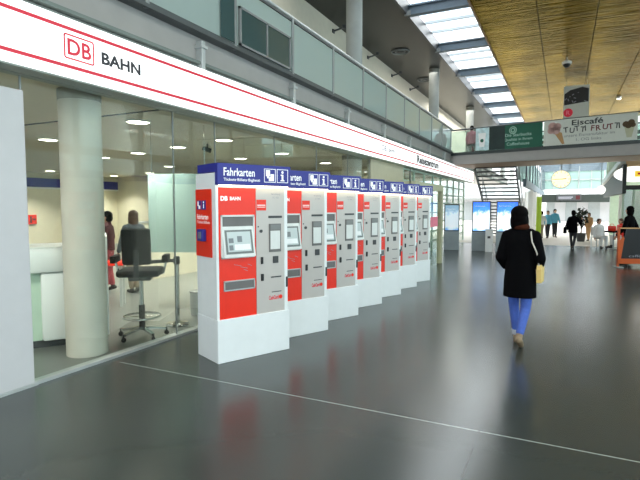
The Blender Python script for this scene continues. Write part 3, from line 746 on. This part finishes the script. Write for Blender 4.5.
# gallery wall lamps and soffit speakers
for i, (y, lab) in enumerate(((13.7, 'small dark wall lamp under the dark soffit, nearest to the camera'), (16.6, 'small dark wall lamp under the dark soffit, second from the near end'),
                              (19.3, 'small dark wall lamp under the dark soffit, third from the near end'), (21.9, 'small dark wall lamp under the dark soffit, farthest of the four'))):
    t = thing('wall_lamp', lab, 'lamp', (-6.3, y, 6.85), 0, 'wall lamps along the gallery')
    MB().box(0, 0.04, -0.06, 0.06, -0.05, 0.05).build('plate', 'dark_grey', t)
    MB().bar((0.03, 0, 0), (0.36, 0, 0.06), 0.04, 0.04).build('arm', 'dark_grey', t)
    MB().rod((0.36, 0, 0.03), (0.36, 0, 0.12), 0.06).build('head', 'dark_grey', t)
for (x, y, lab) in ((-5.31, 17.2, 'round ring fitting on the dark soffit, the nearer one'), (-5.5, 21.4, 'round ring fitting on the dark soffit beside the second column')):
    t = thing('soffit_fitting', lab, 'ceiling fitting', (x, y, 7.06), 0, 'ring fittings on the soffit')
    MB().torus((0, 0, 0.012), 0.3, 0.025).torus((0, 0, 0.015), 0.17, 0.02).build('ring', 'mid_grey', t, smooth=True)
    MB().lathe([(0.1, 0.0), (0.1, 0.04)], 20).build('core', 'dark_grey', t)
# picture on the gallery wall past the railing corner
t = thing('gallery_picture', 'grey framed picture on the bright upper gallery wall left of the bridge', 'picture', (-6.28, 28.3, 4.35))
MB().box(0, 0.05, -0.9, 0.9, -0.5, 0.7).build('frame', 'mid_grey', t)
MB().box(0.05, 0.06, -0.75, 0.75, -0.38, 0.58).build('print', 'screen_ui', t)

# ------------------------------------------------------------------ stairs beyond the bridge
st = structure('staircase')
n = 20
for i in range(n):
    f = i/n
    y = 23.2 + 6.2*f; z = 3.42*(1-f)
    MB().box(-3.6, -1.9, y, y+0.3, z-0.06, z).build('tread', 'dark_grey', st)
for x in (-3.62, -1.9):
    MB().bar((x, 23.2, 3.3), (x, 29.5, -0.02), 0.05, 0.22).build('stringer', 'rail_dark', st)
    h = MB().rod((x, 23.0, 4.4), (x, 29.4, 0.95), 0.025)
    for k in range(6):
        f = k/5; h.rod((x, 23.2+6.0*f, 3.4*(1-f)+0.05), (x, 23.2+6.0*f, 4.3-3.35*f), 0.015, seg=8)
    h.build('handrail', 'steel', st)

# ------------------------------------------------------------------ advertising pillars
def pillar(x, y, w, z, rz, label, screen='ad'):
    t = thing('advertising_pillar', label, 'advertising pillar', (x, y, 0), rz, 'advertising pillars under the bridge')
    MB().box(-w/2, w/2, -0.09, 0.09, 0, 0.72, 0.01).build('base', 'kiosk_grey', t)
    f = MB().box(-w/2, w/2, -0.08, 0.08, 0.72, z, 0.01).build('screen_frame', 'dark_grey', t)
    s = MB().box(-w/2+0.035, w/2-0.035, -0.085, -0.08, 0.76, z-0.04).build('screen', screen, f)
    text('lettering', 'Sommerreise', 'white_ink', s, (-w/2+0.09, -0.087, z-0.2), FY, w=w*0.55, h=0.035)
    return t
pillar(-2.74, 19.25, 0.66, 1.86, R(6), 'left of the two bright blue advertising pillars, white cabinet at its foot')
pillar(-1.83, 19.25, 0.76, 1.86, R(6), 'right of the two bright blue advertising pillars, behind the head of the woman')
pillar(-3.82, 19.2, 0.56, 1.75, R(14), 'dull pale blue pillar standing in for a reflection in the shop glass', 'ad_reflection')  # added pillar imitating the blue pillars mirrored in the shop glass
t = thing('white_cabinet', 'narrow white cabinet with dark slot in front of the left blue advertising pillar', 'cabinet', (-2.42, 19.0, 0), R(6))
MB().box(-0.13, 0.13, -0.1, 0.1, 0, 0.8, 0.01).build('body', 'white_paint', t)
MB().box(-0.05, 0.05, -0.106, -0.1, 0.5, 0.58).build('slot', 'dark_grey', t)
MB().box(-0.14, 0.14, -0.11, 0.11, 0.8, 0.83).build('lid', 'light_steel', t)

# ------------------------------------------------------------------ far hall
fh = structure('wall_far_left')
MB().box(-1.75, -1.6, 25.3, 58, 2.6, 2.95).build('fascia', 'beam_blue', fh)
for i in range(12):
    y = 25.5 + 2.7*i
    MB().box(-1.66, -1.6, y, y+0.12, 2.95, 4.75).build('fin', 'fin', fh)
MB().box(-2.02, -2.0, 25.3, 58, 2.95, 4.75).build('glazing', 'frosted', fh)
for i in range(7):
    y = 30.2 + 4*i
    MB().box(-1.8, -1.55, y, y+0.2, 0, 2.55).build('pier', 'white_paint', fh)
    MB().box(-2.0, -1.95, y+0.2, y+4, 0, 2.5).build('shop_panel', 'white_paint', fh)
    MB().box(-1.95, -1.92, y+0.8, y+2.4, 0.6, 1.4).build('window_display', 'mid_grey', fh)
tag(MB().lathe([(0.11, 0), (0.11, 2.1)], 24).build('green_column', 'green_column', loc=(-1.0, 24.6, 0), smooth=True), 'slim yellow-green column beyond the bridge, right of the woman', 'column')
rf = structure('ceiling')
for i in range(17):
    y = 25 + 2.0*i
    MB().box(-1.8, 4.6, y, y+0.16, 4.75, 4.9).build('rafter', 'beam_blue', rf)
for x in (-1.8, 0.3, 2.4, 4.5): MB().box(x, x+0.12, 25, 58, 4.9, 5.0).build('purlin', 'fin', rf)
ew = structure('wall_far_end')
MB().box(-1.9, 6, 50, 50.04, 3.2, 4.9).build('glazing', 'frosted', ew)
g = MB()
for i in range(9): g.box(-1.9+1.0*i, -1.82+1.0*i, 49.9, 50.1, 3.1, 4.9)
for z in (3.1, 4.0, 4.8): g.box(-1.9, 6, 49.9, 50.1, z, z+0.08)
g.build('mullions', 'light_steel', ew)
MB().box(-1.9, 6, 49.7, 50.2, 2.75, 3.15).build('sill_band', 'white_paint', ew)
MB().box(-1.75, 3.2, 44.6, 45.0, 1.98, 2.6).build('beam', 'board_dark', ew)
bg = MB().box(-14, 14, 61, 61.5, 0, 8).build('wall_beyond', 'panel_grey'); bg['kind'] = 'structure'
t = thing('departure_board', 'dark departure board on the beam across the far hall, below the clock', 'sign', (0.35, 44.5, 0))
MB().box(-0.9, 0.9, -0.1, 0.1, 2.12, 2.62).build('case', 'dark_grey', t)
MB().box(0.5, 0.8, -0.11, -0.1, 2.2, 2.52).build('panel', 'shirt_maroon', t)
MB().box(-0.75, 0.3, -0.11, -0.1, 2.35, 2.42).box(-0.75, 0.2, -0.11, -0.1, 2.24, 2.29).build('text_rows', 'grey_ink', t)
for x in (-0.7, 0.7): MB().rod((x, 0.0, 2.62), (x, 0.0, 4.9), 0.03, seg=10).build('hanger_rod', 'steel', t)
# clock under the bridge
t = thing('hanging_clock', 'large glowing round clock hanging below the footbridge', 'clock', (-0.13, 23.2, 2.8))
MB().rod((0, -0.06, 0), (0, 0.06, 0), 0.38, seg=40).build('case', 'light_steel', t, smooth=True)
fc = MB().rod((0, -0.068, 0), (0, -0.06, 0), 0.35, seg=40).build('face', 'clock_face', t)
tk = MB()
for k in range(12):
    a = k*PI/6; tk.bar((0.27*math.sin(a), -0.07, 0.27*math.cos(a)), (0.33*math.sin(a), -0.07, 0.33*math.cos(a)), 0.02, 0.004, up=(0, 1, 0))
tk.build('hour_marks', 'dark_ink', fc)
MB().bar((0, -0.072, 0), (0.2, -0.072, 0.02), 0.03, 0.004, up=(0, 1, 0)).build('hour_hand', 'dark_ink', fc)
MB().bar((0, -0.074, 0), (-0.26, -0.074, 0.0), 0.022, 0.004, up=(0, 1, 0)).build('minute_hand', 'dark_ink', fc)
MB().rod((0, 0, 0.38), (0, 0, 0.62), 0.025).build('hanger_rod', 'steel', t)
t = thing('globe_lamp', 'small white round lamp below the inclined beam at right', 'lamp', (1.57, 27, 2.44))
MB().ell((0, 0, 0), (0.2, 0.2, 0.2)).build('globe', 'globe', t, smooth=True)
MB().rod((0, 0, 0.22), (0, 0, 2.4), 0.015).build('hanger_rod', 'steel', t)
t = thing('oval_lightbox', 'glowing oval sign with yellow and red mark under the bridge at right', 'sign', (2.6, 24.3, 3.0))
MB().ell((0, 0, 0), (0.75, 0.14, 0.33), 28).build('body', 'globe', t, smooth=True)
MB().box(0.0, 0.3, -0.15, -0.12, -0.12, 0.12).build('mark', 'yellow', t)
MB().box(0.1, 0.4, -0.155, -0.13, -0.03, 0.05).build('stripe', 'red_ink', t)
MB().rod((-0.4, 0, 0.25), (-0.4, 0, 1.8), 0.015).rod((0.4, 0, 0.25), (0.4, 0, 1.8), 0.015).build('hanger_rod', 'steel', t)
ib = structure('trim_4')
MB().bar((2.15, 24, 3.55), (2.1, 35, 3.0), 0.2, 0.22).build('beam', 'light_steel', ib)
MB().prism([(24, 3.4), (35, 2.9), (35, 2.2), (24, 2.2)], 2.16, 2.3, 'x').build('slatted_cheek', 'board_dark', ib)
for i in range(8): MB().box(2.2, 2.34, 25+1.2*i, 25.2+1.2*i, 3.2, 4.8).build('fin', 'pale_green', ib)
# glazed café pavilion
pv = structure('window_6', (2.35, 26, 0))
for i in range(9): MB().box(0.4*i, 0.4*i+0.08, -0.04, 0.04, 0, 2.4).build('mullion', 'pale_green', pv)
MB().box(0, 3.3, -0.006, 0.006, 0, 2.4).build('pane', 'clear_glass', pv)
MB().box(-0.05, 3.4, -0.1, 0.1, 2.4, 2.6).build('head_beam', 'board_dark', pv)
MB().box(0, 3.3, 1.4, 1.5, 0, 2.4).build('back_panel', 'white_paint', pv)

o = MB().box(2.32, 7.5, 23.3, 34, 3.55, 3.75).build('ceiling', 'cone'); o['kind'] = 'structure'
o = MB().box(2.4, 7.5, 33.0, 33.2, 0, 3.55).build('wall_far_right', 'pale_green'); o['kind'] = 'structure'
o = MB().box(6.4, 6.6, 23.3, 33, 0, 3.55).build('wall_right', 'pale_green'); o['kind'] = 'structure'
ff = structure('wall_beyond')
for i in range(12):
    MB().box(-13+2.2*i, -11.6+2.2*i, 60.9, 61.0, 2.9, 4.2).build('window_pane', 'far_pane', ff)
    MB().box(-13+2.2*i, -11.9+2.2*i, 60.9, 61.0, 0.0, 2.1).build('shop_pane', 'far_pane', ff)
MB().box(-13, 13, 58.5, 61, 2.4, 2.6).build('canopy', 'mid_grey', ff)
# café windbreak with orange frame
t = thing('cafe_windbreak', 'black fabric café windbreak in an orange frame at the right edge', 'screen', (1.36, 15.75, 0), R(20))
fr = MB().box(0, 0.045, -0.03, 0.03, 0, 1.1, 0.004).box(2.2, 2.26, -0.03, 0.03, 0, 1.1, 0.004).box(0, 2.26, -0.03, 0.03, 0.1, 0.24, 0.004)
fr.build('frame', 'orange', t)
MB().box(0, 2.26, -0.025, 0.025, 1.06, 1.09, 0.004).build('top_bar', 'shirt_tan', t)
cl = MB().prism([(0.1, 0.24), (2.2, 0.24), (2.2, 1.06), (0.22, 1.06), (0.17, 0.8)], -0.012, 0.012, 'y').build('fabric', 'black', t)
MB().prism([(0.045, 0.24), (0.1, 0.24), (0.17, 0.8), (0.14, 0.86), (0.045, 0.72)], -0.01, 0.01, 'y').build('orange_fabric', 'orange', t)
text('lettering', 'caffè', 'grey_ink', cl, (0.3, -0.0135, 0.28), FY, w=0.32, h=0.07)
text('lettering', 'bar', 'grey_ink', cl, (0.68, -0.0135, 0.28), FY, w=0.19, h=0.07)
MB().box(-0.03, 0.09, -0.2, 0.2, 0, 0.02).build('foot', 'steel', t); MB().box(2.17, 2.29, -0.2, 0.2, 0, 0.02).build('foot', 'steel', t)

# potted tree
t = thing('potted_tree', 'dark leafy potted tree beside the walking man in the far hall', 'plant', (0.78, 26.5, 0))
MB().lathe([(0.16, 0), (0.22, 0.4), (0.2, 0.4), (0.19, 0.36)], 24).build('pot', 'dark_grey', t, smooth=True)
MB().rod((0, 0, 0.36), (0.02, 0, 1.0), 0.03, 0.02).build('trunk', 'trunk', t)
fo = MB()
for k in range(260):
    u = random.uniform(-1, 1); a = random.uniform(0, 2*PI); rr = random.random()**0.4
    c = Vector((0.3*rr*math.sqrt(1-u*u)*math.cos(a), 0.3*rr*math.sqrt(1-u*u)*math.sin(a), 1.15+0.5*rr*u))
    q = Matrix.Translation(c) @ Matrix.Rotation(random.uniform(0, 6.28), 4, (random.random(), random.random(), random.random()+.01))
    fo.box(-0.06, 0.06, -0.03, 0.03, -0.002, 0.002, 0, q)
fo.build('foliage', 'leaf', t)

# ------------------------------------------------------------------ people
def hand(mb, wr, d, side, r=1.0, palm_n=None):
    """palm, four bent fingers of unequal length, and a thumb leaving the side of the palm"""
    wr = Vector(wr); d = Vector(d).normalized()
    pn = Vector(palm_n or (-side, 0, 0)); pn = (pn - d*pn.dot(d)).normalized(); lat = d.cross(pn).normalized()
    rot = Matrix((lat, d, pn)).transposed()
    mb.ell(wr + d*0.05, (0.038, 0.052, 0.017), 12, rot)
    mb.cap(wr - d*0.02, wr + d*0.02, 0.026, 0.024, 10)
    for k, ln in enumerate((0.065, 0.075, 0.07, 0.055)):
        b = wr + d*0.09 + lat*(0.027 - 0.018*k)
        m = b + d*ln*0.5 + pn*0.012; e = m + d*ln*0.38 + pn*0.028
        mb.cap(b, m, 0.0092, 0.0085, 8).cap(m, e, 0.0085, 0.0072, 8)
    b = wr + d*0.03 + lat*0.03; m = b + d*0.03 + lat*0.028 + pn*0.012; e = m + d*0.034 + lat*0.004 + pn*0.012
    mb.cap(b, m, 0.0115, 0.01, 8).cap(m, e, 0.01, 0.008, 8)
def head(mb, c, yaw_=0.0, pitch_=0.0):
    rot = (Matrix.Rotation(yaw_, 3, 'Z') @ Matrix.Rotation(pitch_, 3, 'X'))
    def P(x, y, z): return Vector(c) + rot @ Vector((x, y, z))
    mb.ell(P(0, -0.008, 0.03), (0.076, 0.094, 0.088), 18, rot)
    mb.ell(P(0, 0.022, -0.045), (0.056, 0.066, 0.07), 16, rot)
    mb.cap(P(0, 0.088, 0.012), P(0, 0.108, -0.022), 0.009, 0.014, 8)
    mb.ell(P(0, 0.084, -0.06), (0.024, 0.012, 0.009), 10, rot)
    mb.ell(P(0, 0.07, -0.095), (0.024, 0.022, 0.02), 10, rot)
    for s in (-1, 1):
        mb.ell(P(0.077*s, -0.004, -0.008), (0.012, 0.02, 0.032), 10, rot)
        mb.ell(P(0.03*s, 0.078, 0.022), (0.017, 0.012, 0.009), 10, rot)
        mb.ell(P(0.036*s, 0.062, -0.03), (0.024, 0.022, 0.022), 10, rot)
    return P, rot
def human(name, label, loc, rz, h, top, bottom, hair='hair_dark', pose='walk', shoes='shoe_dark', coat=None, stride=0.22, arms=None, longhair=0.0, vox=0.016, detail=True, collar=None, headx=0.0):
    """joints in metres for a 1.66 m figure facing +Y; coat: hem height of a long coat"""
    s = h/1.66
    J = {}
    if pose == 'sit':
        hz = 0.48
        J['hipL'], J['hipR'] = (-0.09, 0, hz), (0.09, 0, hz)
        J['kneeL'], J['kneeR'] = (-0.1, 0.4, hz+0.02), (0.1, 0.38, hz+0.02)
        J['ankL'], J['ankR'] = (-0.1, 0.42, 0.09), (0.1, 0.34, 0.09)
        J['toeL'], J['toeR'] = (-0.11, 0.58, 0.035), (0.11, 0.5, 0.035)
        J['heelL'], J['heelR'] = (-0.1, 0.39, 0.04), (0.1, 0.31, 0.04)
        dz = hz - 0.86
    else:
        k = stride
        J['hipL'], J['hipR'] = (-0.085, 0, 0.86), (0.085, 0, 0.86)
        J['kneeL'], J['kneeR'] = (-0.075, 0.5*k+0.03, 0.47), (0.07, -0.1*k+0.02, 0.465)
        J['ankL'] = (-0.04, k, 0.085); J['toeL'] = (-0.05, k+0.16, 0.03); J['heelL'] = (-0.04, k-0.03, 0.04)
        lift = min(0.13, 0.5*k)
        J['ankR'] = (0.03, -k, 0.085+lift); J['toeR'] = (0.035, -k+0.135, 0.028); J['heelR'] = (0.03, -k-0.045, 0.05+lift*0.95)
        dz = 0
    Z = lambda z: z+dz
    A = arms or {}
    for sd, sg in (('L', -1), ('R', 1)):
        J['sh'+sd] = ((0.155 if coat else 0.165)*sg, 0, Z(1.33)); sw = -0.1*sg*(1 if stride else 0) if pose != 'sit' else 0
        J['el'+sd] = A.get('el'+sd) or (0.235*sg, -0.03+sw*0.6, Z(1.075))
        J['wr'+sd] = A.get('wr'+sd) or (0.225*sg, 0.06+sw*1.6, Z(0.84))
    t = MB()
    # body
    t.ell((0, 0, Z(0.9)), (0.145, 0.1, 0.13)); t.ell((0, 0.005, Z(1.06)), (0.12, 0.085, 0.15)); t.ell((0, 0.0, Z(1.24)), (0.15, 0.098, 0.16))
    t.cap((-0.13, 0, Z(1.34)), (0.13, 0, Z(1.34)), 0.058, 0.058)
    t.cap((0, -0.01, Z(1.34)), (0, 0.0, Z(1.47)), 0.06, 0.05)
    hc = (headx, 0.015, Z(1.555))
    P, rot = head(t, hc, A.get('yaw', 0), A.get('pitch', 0))
    for sd, sg in (('L', -1), ('R', 1)):
        t.chain([J['hip'+sd], J['knee'+sd], J['ank'+sd]], [0.08, 0.052, 0.036])
        t.chain([J['heel'+sd], J['toe'+sd]], [0.034, 0.03])
        t.chain([J['sh'+sd], J['el'+sd], J['wr'+sd]], [0.05, 0.038, 0.026])
        e, w = Vector(J['el'+sd]), Vector(J['wr'+sd])
        hand(t, w, w-e, sg)
    root = t.build(name, 'skin', remesh=vox*0.6 if detail else vox)
    tag(root, label, 'person')
    # trousers
    q = MB(); q.ell((0, 0, Z(0.9)), (0.152, 0.108, 0.12))
    for sd in 'LR':
        a = Vector(J['ank'+sd]); kn = Vector(J['knee'+sd]); hem = a + (kn-a)*0.12
        q.chain([J['hip'+sd], J['knee'+sd], hem], [0.086, 0.06, 0.047] if coat else [0.088, 0.066, 0.056])
    q.build('trousers', bottom, root, remesh=vox)
    # shoes
    for sd in 'LR':
        q = MB(); he, to = Vector(J['heel'+sd]), Vector(J['toe'+sd])
        dn = (to-he).normalized()
        q.cap(he, he+(to-he)*0.55, 0.04, 0.041); q.cap(he+(to-he)*0.5, to, 0.041, 0.034); q.cap(J['ank'+sd], he+Vector((0, 0.01, 0.0)), 0.042, 0.04)
        q.build('shoe', shoes, root, remesh=vox*0.8)
    # top or coat
    q = MB(); hem = coat if coat else Z(0.86)
    if pose == 'sit': hem = Z(0.84)
    q.ell((0, 0, Z(1.24)), (0.172, 0.122, 0.17)); q.cap((-0.12, 0, Z(1.335)), (0.12, 0, Z(1.335)), 0.066, 0.066); q.cap((-0.1, -0.005, Z(1.36)), (0.1, -0.005, Z(1.36)), 0.06, 0.06)
    lv = 9; t2 = bmesh.new(); rings = []
    prof = [(hem, 0.188 if coat else 0.165, 0.145 if coat else 0.125), (hem+0.2, 0.182 if coat else 0.155, 0.14 if coat else 0.118), (Z(1.05), 0.16, 0.12), (Z(1.25), 0.17, 0.12)]
    if hem+0.2 > Z(1.05)-0.03: prof.pop(1)
    for z, ra, rb in prof:
        rings.append([t2.verts.new((ra*math.cos(2*PI*i/28), rb*math.sin(2*PI*i/28), z)) for i in range(28)])
    for a_, b_ in zip(rings, rings[1:]):
        for i in range(28): t2.faces.new((a_[i], a_[(i+1) % 28], b_[(i+1) % 28], b_[i]))
    t2.faces.new(rings[0][::-1]); t2.faces.new(rings[-1]); q._in(t2)
    q.cap((0, -0.012, Z(1.36)), (0, -0.01, Z(1.42)), 0.074, 0.068)
    for sd in 'LR':
        e, w = Vector(J['el'+sd]), Vector(J['wr'+sd])
        q.chain([J['sh'+sd], e, e+(w-e)*0.93], [0.066, 0.058, 0.048])
    q.build('coat' if coat else 'jacket', top, root, remesh=vox)
    if collar:
        q = MB(); q.torus((0, -0.005, Z(1.43)), 0.066, 0.03); q.torus((0, -0.005, Z(1.455)), 0.06, 0.022)
        q.build('scarf', collar, root, remesh=vox*0.7)
    # hair
    q = MB(); q.ell(P(0, -0.02, 0.04), ((0.1 if longhair else 0.09), 0.1, 0.092), 20, rot); q.ell(P(0, -0.045, -0.02), (0.088, 0.075, 0.09), 18, rot)
    if longhair:
        q.ell(P(0, -0.035, -0.05-longhair*0.3), (0.098, 0.075, 0.075+longhair*0.5), 18, rot)
        for sg in (-1, 1): q.ell(P(0.075*sg, -0.005, -0.04-longhair*0.3), (0.03, 0.045, 0.075+longhair*0.3), 12, rot)
    q.build('hair', hair, root, remesh=vox*0.6)
    root.location = loc; root.rotation_euler = (0, 0, rz); root.scale = (s, s, s)
    return root
# the woman walking away
wl = Vector((-0.44, 6.3, 0))
wo = human('person', 'woman in a black coat and blue trousers walking away with a cream bag', tuple(wl), R(-3), 1.66, 'coat_black', 'jeans_blue', pose='walk', shoes='shoe_tan',
      coat=0.6, stride=0.17, arms={'elL': (-0.22, -0.05, 1.07), 'wrL': (-0.19, 0.16, 0.94), 'elR': (0.225, -0.06, 1.07), 'wrR': (0.19, 0.16, 0.94)}, longhair=0.06, vox=0.011, collar='scarf', headx=-0.025)
MB().rod((-0.045, 0.162, 0.115), (-0.05, 0.152, 0.175), 0.051, 0.053).build('trouser_cuff', 'cuff_pale', wo, smooth=True)
# her shoulder bag
t = thing('shoulder_bag', 'cream shoulder bag hanging at the right side of the woman in black', 'bag', tuple(wl + Vector((0.216, 0.02, 0))), R(84))
MB().prism([(-0.11, 0.79), (0.11, 0.79), (0.125, 0.95), (0.09, 1.0), (-0.09, 1.0), (-0.125, 0.95)], -0.028, 0.022, 'y').build('body', 'bag_cream', t)
sb = MB().chain([(-0.09, 0.0, 0.98), (-0.135, 0.02, 1.14), (-0.145, 0.075, 1.27), (-0.105, 0.095, 1.37), (0.0, 0.1, 1.425)], [0.008]*5)
sb.chain([(0.09, 0.0, 0.98), (0.12, 0.03, 1.15), (0.12, 0.07, 1.3), (0.06, 0.095, 1.4), (0.0, 0.1, 1.425)], [0.008]*5).build('strap', 'strap_pale', t)
# others
human('person', 'dark clothed man walking in the bright far hall, seen as a silhouette', (0.36, 21.6, 0), R(-4), 1.5, 'coat_black', 'trousers_dark', pose='walk', stride=0.1, coat=0.72, vox=0.016, arms={'elR': (0.28, 0.03, 1.1), 'wrR': (0.31, 0.2, 1.26)})
t = thing('shoulder_bag', 'dark bag hanging at the left side of the walking man in the far hall', 'bag', (0.08, 21.55, 0), R(84))
MB().prism([(-0.14, 0.62), (0.14, 0.62), (0.15, 0.86), (-0.15, 0.86)], -0.05, 0.05, 'y').build('body', 'coat_black', t)
MB().chain([(-0.1, 0.0, 0.84), (-0.02, -0.06, 1.1), (0.0, -0.1, 1.22), (0.1, 0.0, 0.84)], [0.01]*4).build('strap', 'coat_black', t)
human('person', 'person in a light blue shirt, left of the pair standing in the far hall', (-0.72, 28.6, 0), R(170), 1.42, 'shirt_cyan', 'trousers_dark', 'hair_brown', stride=0.05, vox=0.02, detail=False)
human('person', 'person in blue top, right of the pair standing in the far hall', (-0.4, 29.4, 0), R(200), 1.5, 'shirt_cyan', 'trousers_dark', 'hair_dark', stride=0.07, vox=0.02, detail=False)
human('person', 'person in pale clothes standing left of the pair in blue', (-1.0, 28.0, 0), R(30), 1.4, 'shirt_white', 'trousers_beige', 'hair_dark', stride=0.05, vox=0.02, detail=False)
human('person', 'person in tan clothes standing right of the potted tree', (1.12, 27.2, 0), R(150), 1.35, 'shirt_tan', 'shirt_tan', 'hair_brown', stride=0.05, vox=0.02, detail=False)
human('person', 'dark haired person in a black coat standing behind the orange framed windbreak', (1.7, 16.5, 0), R(60), 1.66, 'coat_black', 'trousers_dark', 'hair_dark', stride=0.04, coat=0.4, vox=0.016, longhair=0.05)
human('person', 'person with maroon jacket in the office just right of the column', (-8.04, 6.9, 0), R(120), 1.56, 'shirt_maroon', 'trousers_pink', 'hair_dark', stride=0.06, vox=0.016, arms={'elR': (0.27, 0.0, 1.12), 'wrR': (0.25, 0.16, 0.95)})
human('person', 'brown haired person in a checked jacket standing behind the black office chair', (-7.4, 6.95, 0), R(70), 1.58, 'plaid', 'trousers_beige', 'hair_brown', stride=0.05, vox=0.016, longhair=0.1)
human('person', 'person in a pink top sitting on the footbridge behind the railing', at_bridge(0.8, 0.5, 3.86), R(-12), 1.5, 'shirt_pink', 'trousers_pink', 'hair_dark', pose='sit', vox=0.016)
t = thing('bridge_stool', 'small stool under the person in pink on the footbridge', 'stool', at_bridge(0.8, 0.5, 3.86))
MB().lathe([(0.2, 0.34), (0.2, 0.38)], 24).build('seat', 'dark_grey', t)
for k in range(3): MB().rod((0.05*math.cos(2.1*k), 0.05*math.sin(2.1*k), 0.34), (0.18*math.cos(2.1*k), 0.18*math.sin(2.1*k), 0), 0.015).build('leg', 'steel', t)

# café seats at the right
def cafe_chair(x, y, rz, label):
    t = thing('cafe_chair', label, 'chair', (x, y, 0), rz, 'white café chairs')
    MB().box(-0.2, 0.2, -0.2, 0.2, 0.4, 0.43, 0.01).build('seat', 'white_paint', t)
    MB().box(-0.2, 0.2, -0.2, -0.17, 0.5, 0.84, 0.01).build('backrest', 'white_paint', t)
    for sx in (-0.18, 0.18):
        MB().box(sx-0.015, sx+0.015, -0.2, -0.17, 0, 0.84).build('leg', 'light_steel', t)
        MB().box(sx-0.015, sx+0.015, 0.15, 0.18, 0, 0.4).build('leg', 'light_steel', t)
t = thing('cafe_table', 'dark round café table left of the orange windbreak', 'table', (1.78, 22.2, 0))
MB().lathe([(0.33, 0.66), (0.33, 0.72)], 32).build('top', 'coat_black', t)
MB().rod((0, 0, 0.02), (0, 0, 0.66), 0.03).build('pole', 'steel', t); MB().lathe([(0.22, 0), (0.2, 0.03)], 24).build('foot', 'steel', t)
cafe_chair(1.3, 22.85, R(-150), 'white café chair left of the dark round table')
cafe_chair(2.13, 23.5, R(120), 'white café chair right of the dark round table')
human('person', 'person in white sitting left of the dark café table', (1.3, 22.82, 0), R(-150), 1.5, 'shirt_white', 'shirt_white', 'hair_brown', pose='sit', vox=0.018)
human('person', 'person in red top sitting right of the dark café table near the windbreak', (2.12, 23.5, 0), R(120), 1.5, 'red', 'shirt_white', 'hair_brown', pose='sit', vox=0.018)
t = thing('red_bag', 'red bag lying on the dark café table', 'bag', (1.7, 22.1, 0.72))
MB().box(-0.14, 0.14, -0.08, 0.08, 0, 0.2, 0.03).build('body', 'red', t, smooth=True)
MB().torus((0, 0, 0.2), 0.07, 0.01, mtx=Matrix.Rotation(PI/2, 4, 'X')).build('handle', 'red', t)

# ------------------------------------------------------------------ light
wd = bpy.data.worlds.new('World'); bpy.context.scene.world = wd; wd.use_nodes = True
nt = wd.node_tree; bgn = nt.nodes['Background']
tc = nt.nodes.new('ShaderNodeTexCoord'); nz = nt.nodes.new('ShaderNodeTexNoise'); nz.inputs['Scale'].default_value = 5; nz.inputs['Detail'].default_value = 5
rp = nt.nodes.new('ShaderNodeValToRGB'); rp.color_ramp.elements[0].position = 0.35; rp.color_ramp.elements[1].position = 0.6
rp.color_ramp.elements[0].color = (0.62, 0.82, 1.0, 1); rp.color_ramp.elements[1].color = (1, 1, 1, 1)
nt.links.new(tc.outputs['Generated'], nz.inputs['Vector']); nt.links.new(nz.outputs['Fac'], rp.inputs['Fac']); nt.links.new(rp.outputs['Color'], bgn.inputs['Color'])
bgn.inputs['Strength'].default_value = 2.1
def area(name, loc, rot, sx, sy, e, col=(1, 1, 1)):
    l = bpy.data.lights.new(name, 'AREA'); l.shape = 'RECTANGLE'; l.size = sx; l.size_y = sy; l.energy = e; l.color = col
    o = bpy.data.objects.new(name, l); C.objects.link(o); o.location = loc; o.rotation_euler = rot; return o
area('hall_fill', (2.6, -1.5, 6.8), (0, 0, 0), 3.5, 5, 260, (0.97, 1, 0.98))  # added fill overhead behind the camera, not a real fitting
area('hall_fill', (4.2, 9, 6.8), (0, 0, 0), 2.2, 8, 200, (0.97, 1, 0.98))  # added fill out of view at the right, brightens the hall
area('far_daylight', (1, 40, 16), (0, 0, 0), 24, 34, 11500, (1, 0.99, 0.95))
area('office_light', (-5.2, 1.2, 2.9), (0, 0, 0), 0.5, 0.5, 75, (1, 0.97, 0.9))  # added fill without a downlight, brightens the service counter
area('pavilion_fill', (4.6, 29, 3.5), (0, 0, 0), 3, 6, 160, (1, 0.98, 0.92))  # added fill under the slab to brighten the pavilion back panel
area('shop_fill', (-6.8, 20.5, 2.9), (0, 0, 0), 3, 6, 35, (1, 0.97, 0.88))  # added fill so the room behind the lattice looks lit
area('gallery_fill', (-5.3, 6, 6.95), (0, 0, 0), 1.2, 10, 32, (1, 0.97, 0.9))  # added fill for the dim upper gallery wall
area('gallery_fill', (-4.9, 20, 6.95), (0, 0, 0), 0.6, 5, 30, (1, 0.97, 0.9))  # added fill for the gallery next to the bridge
area('gallery_fill', (-5.2, 31, 6.9), (0, 0, 0), 1.6, 12, 260, (1, 0.98, 0.92))  # added fill brightening the upper gallery past the bridge

# ------------------------------------------------------------------ camera
F = 495.0; yaw = math.atan((563-320)/F); pit = math.atan(34/F)
cam = bpy.data.cameras.new('Camera'); co = bpy.data.objects.new('Camera', cam); C.objects.link(co)
cam.sensor_width = 36; cam.lens = 36*F/640; cam.clip_start = 0.05; cam.clip_end = 300
co.location = (0, 0, 1.68); co.rotation_euler = (PI/2 - pit, 0, yaw)
sc = bpy.context.scene; sc.camera = co
sc.view_settings.view_transform = 'Standard'; sc.view_settings.look = 'None'; sc.view_settings.exposure = 0.6
sc.cycles.use_denoising = True; sc.cycles.max_bounces = 8; sc.cycles.transparent_max_bounces = 24
sc.cycles.sample_clamp_indirect = 6
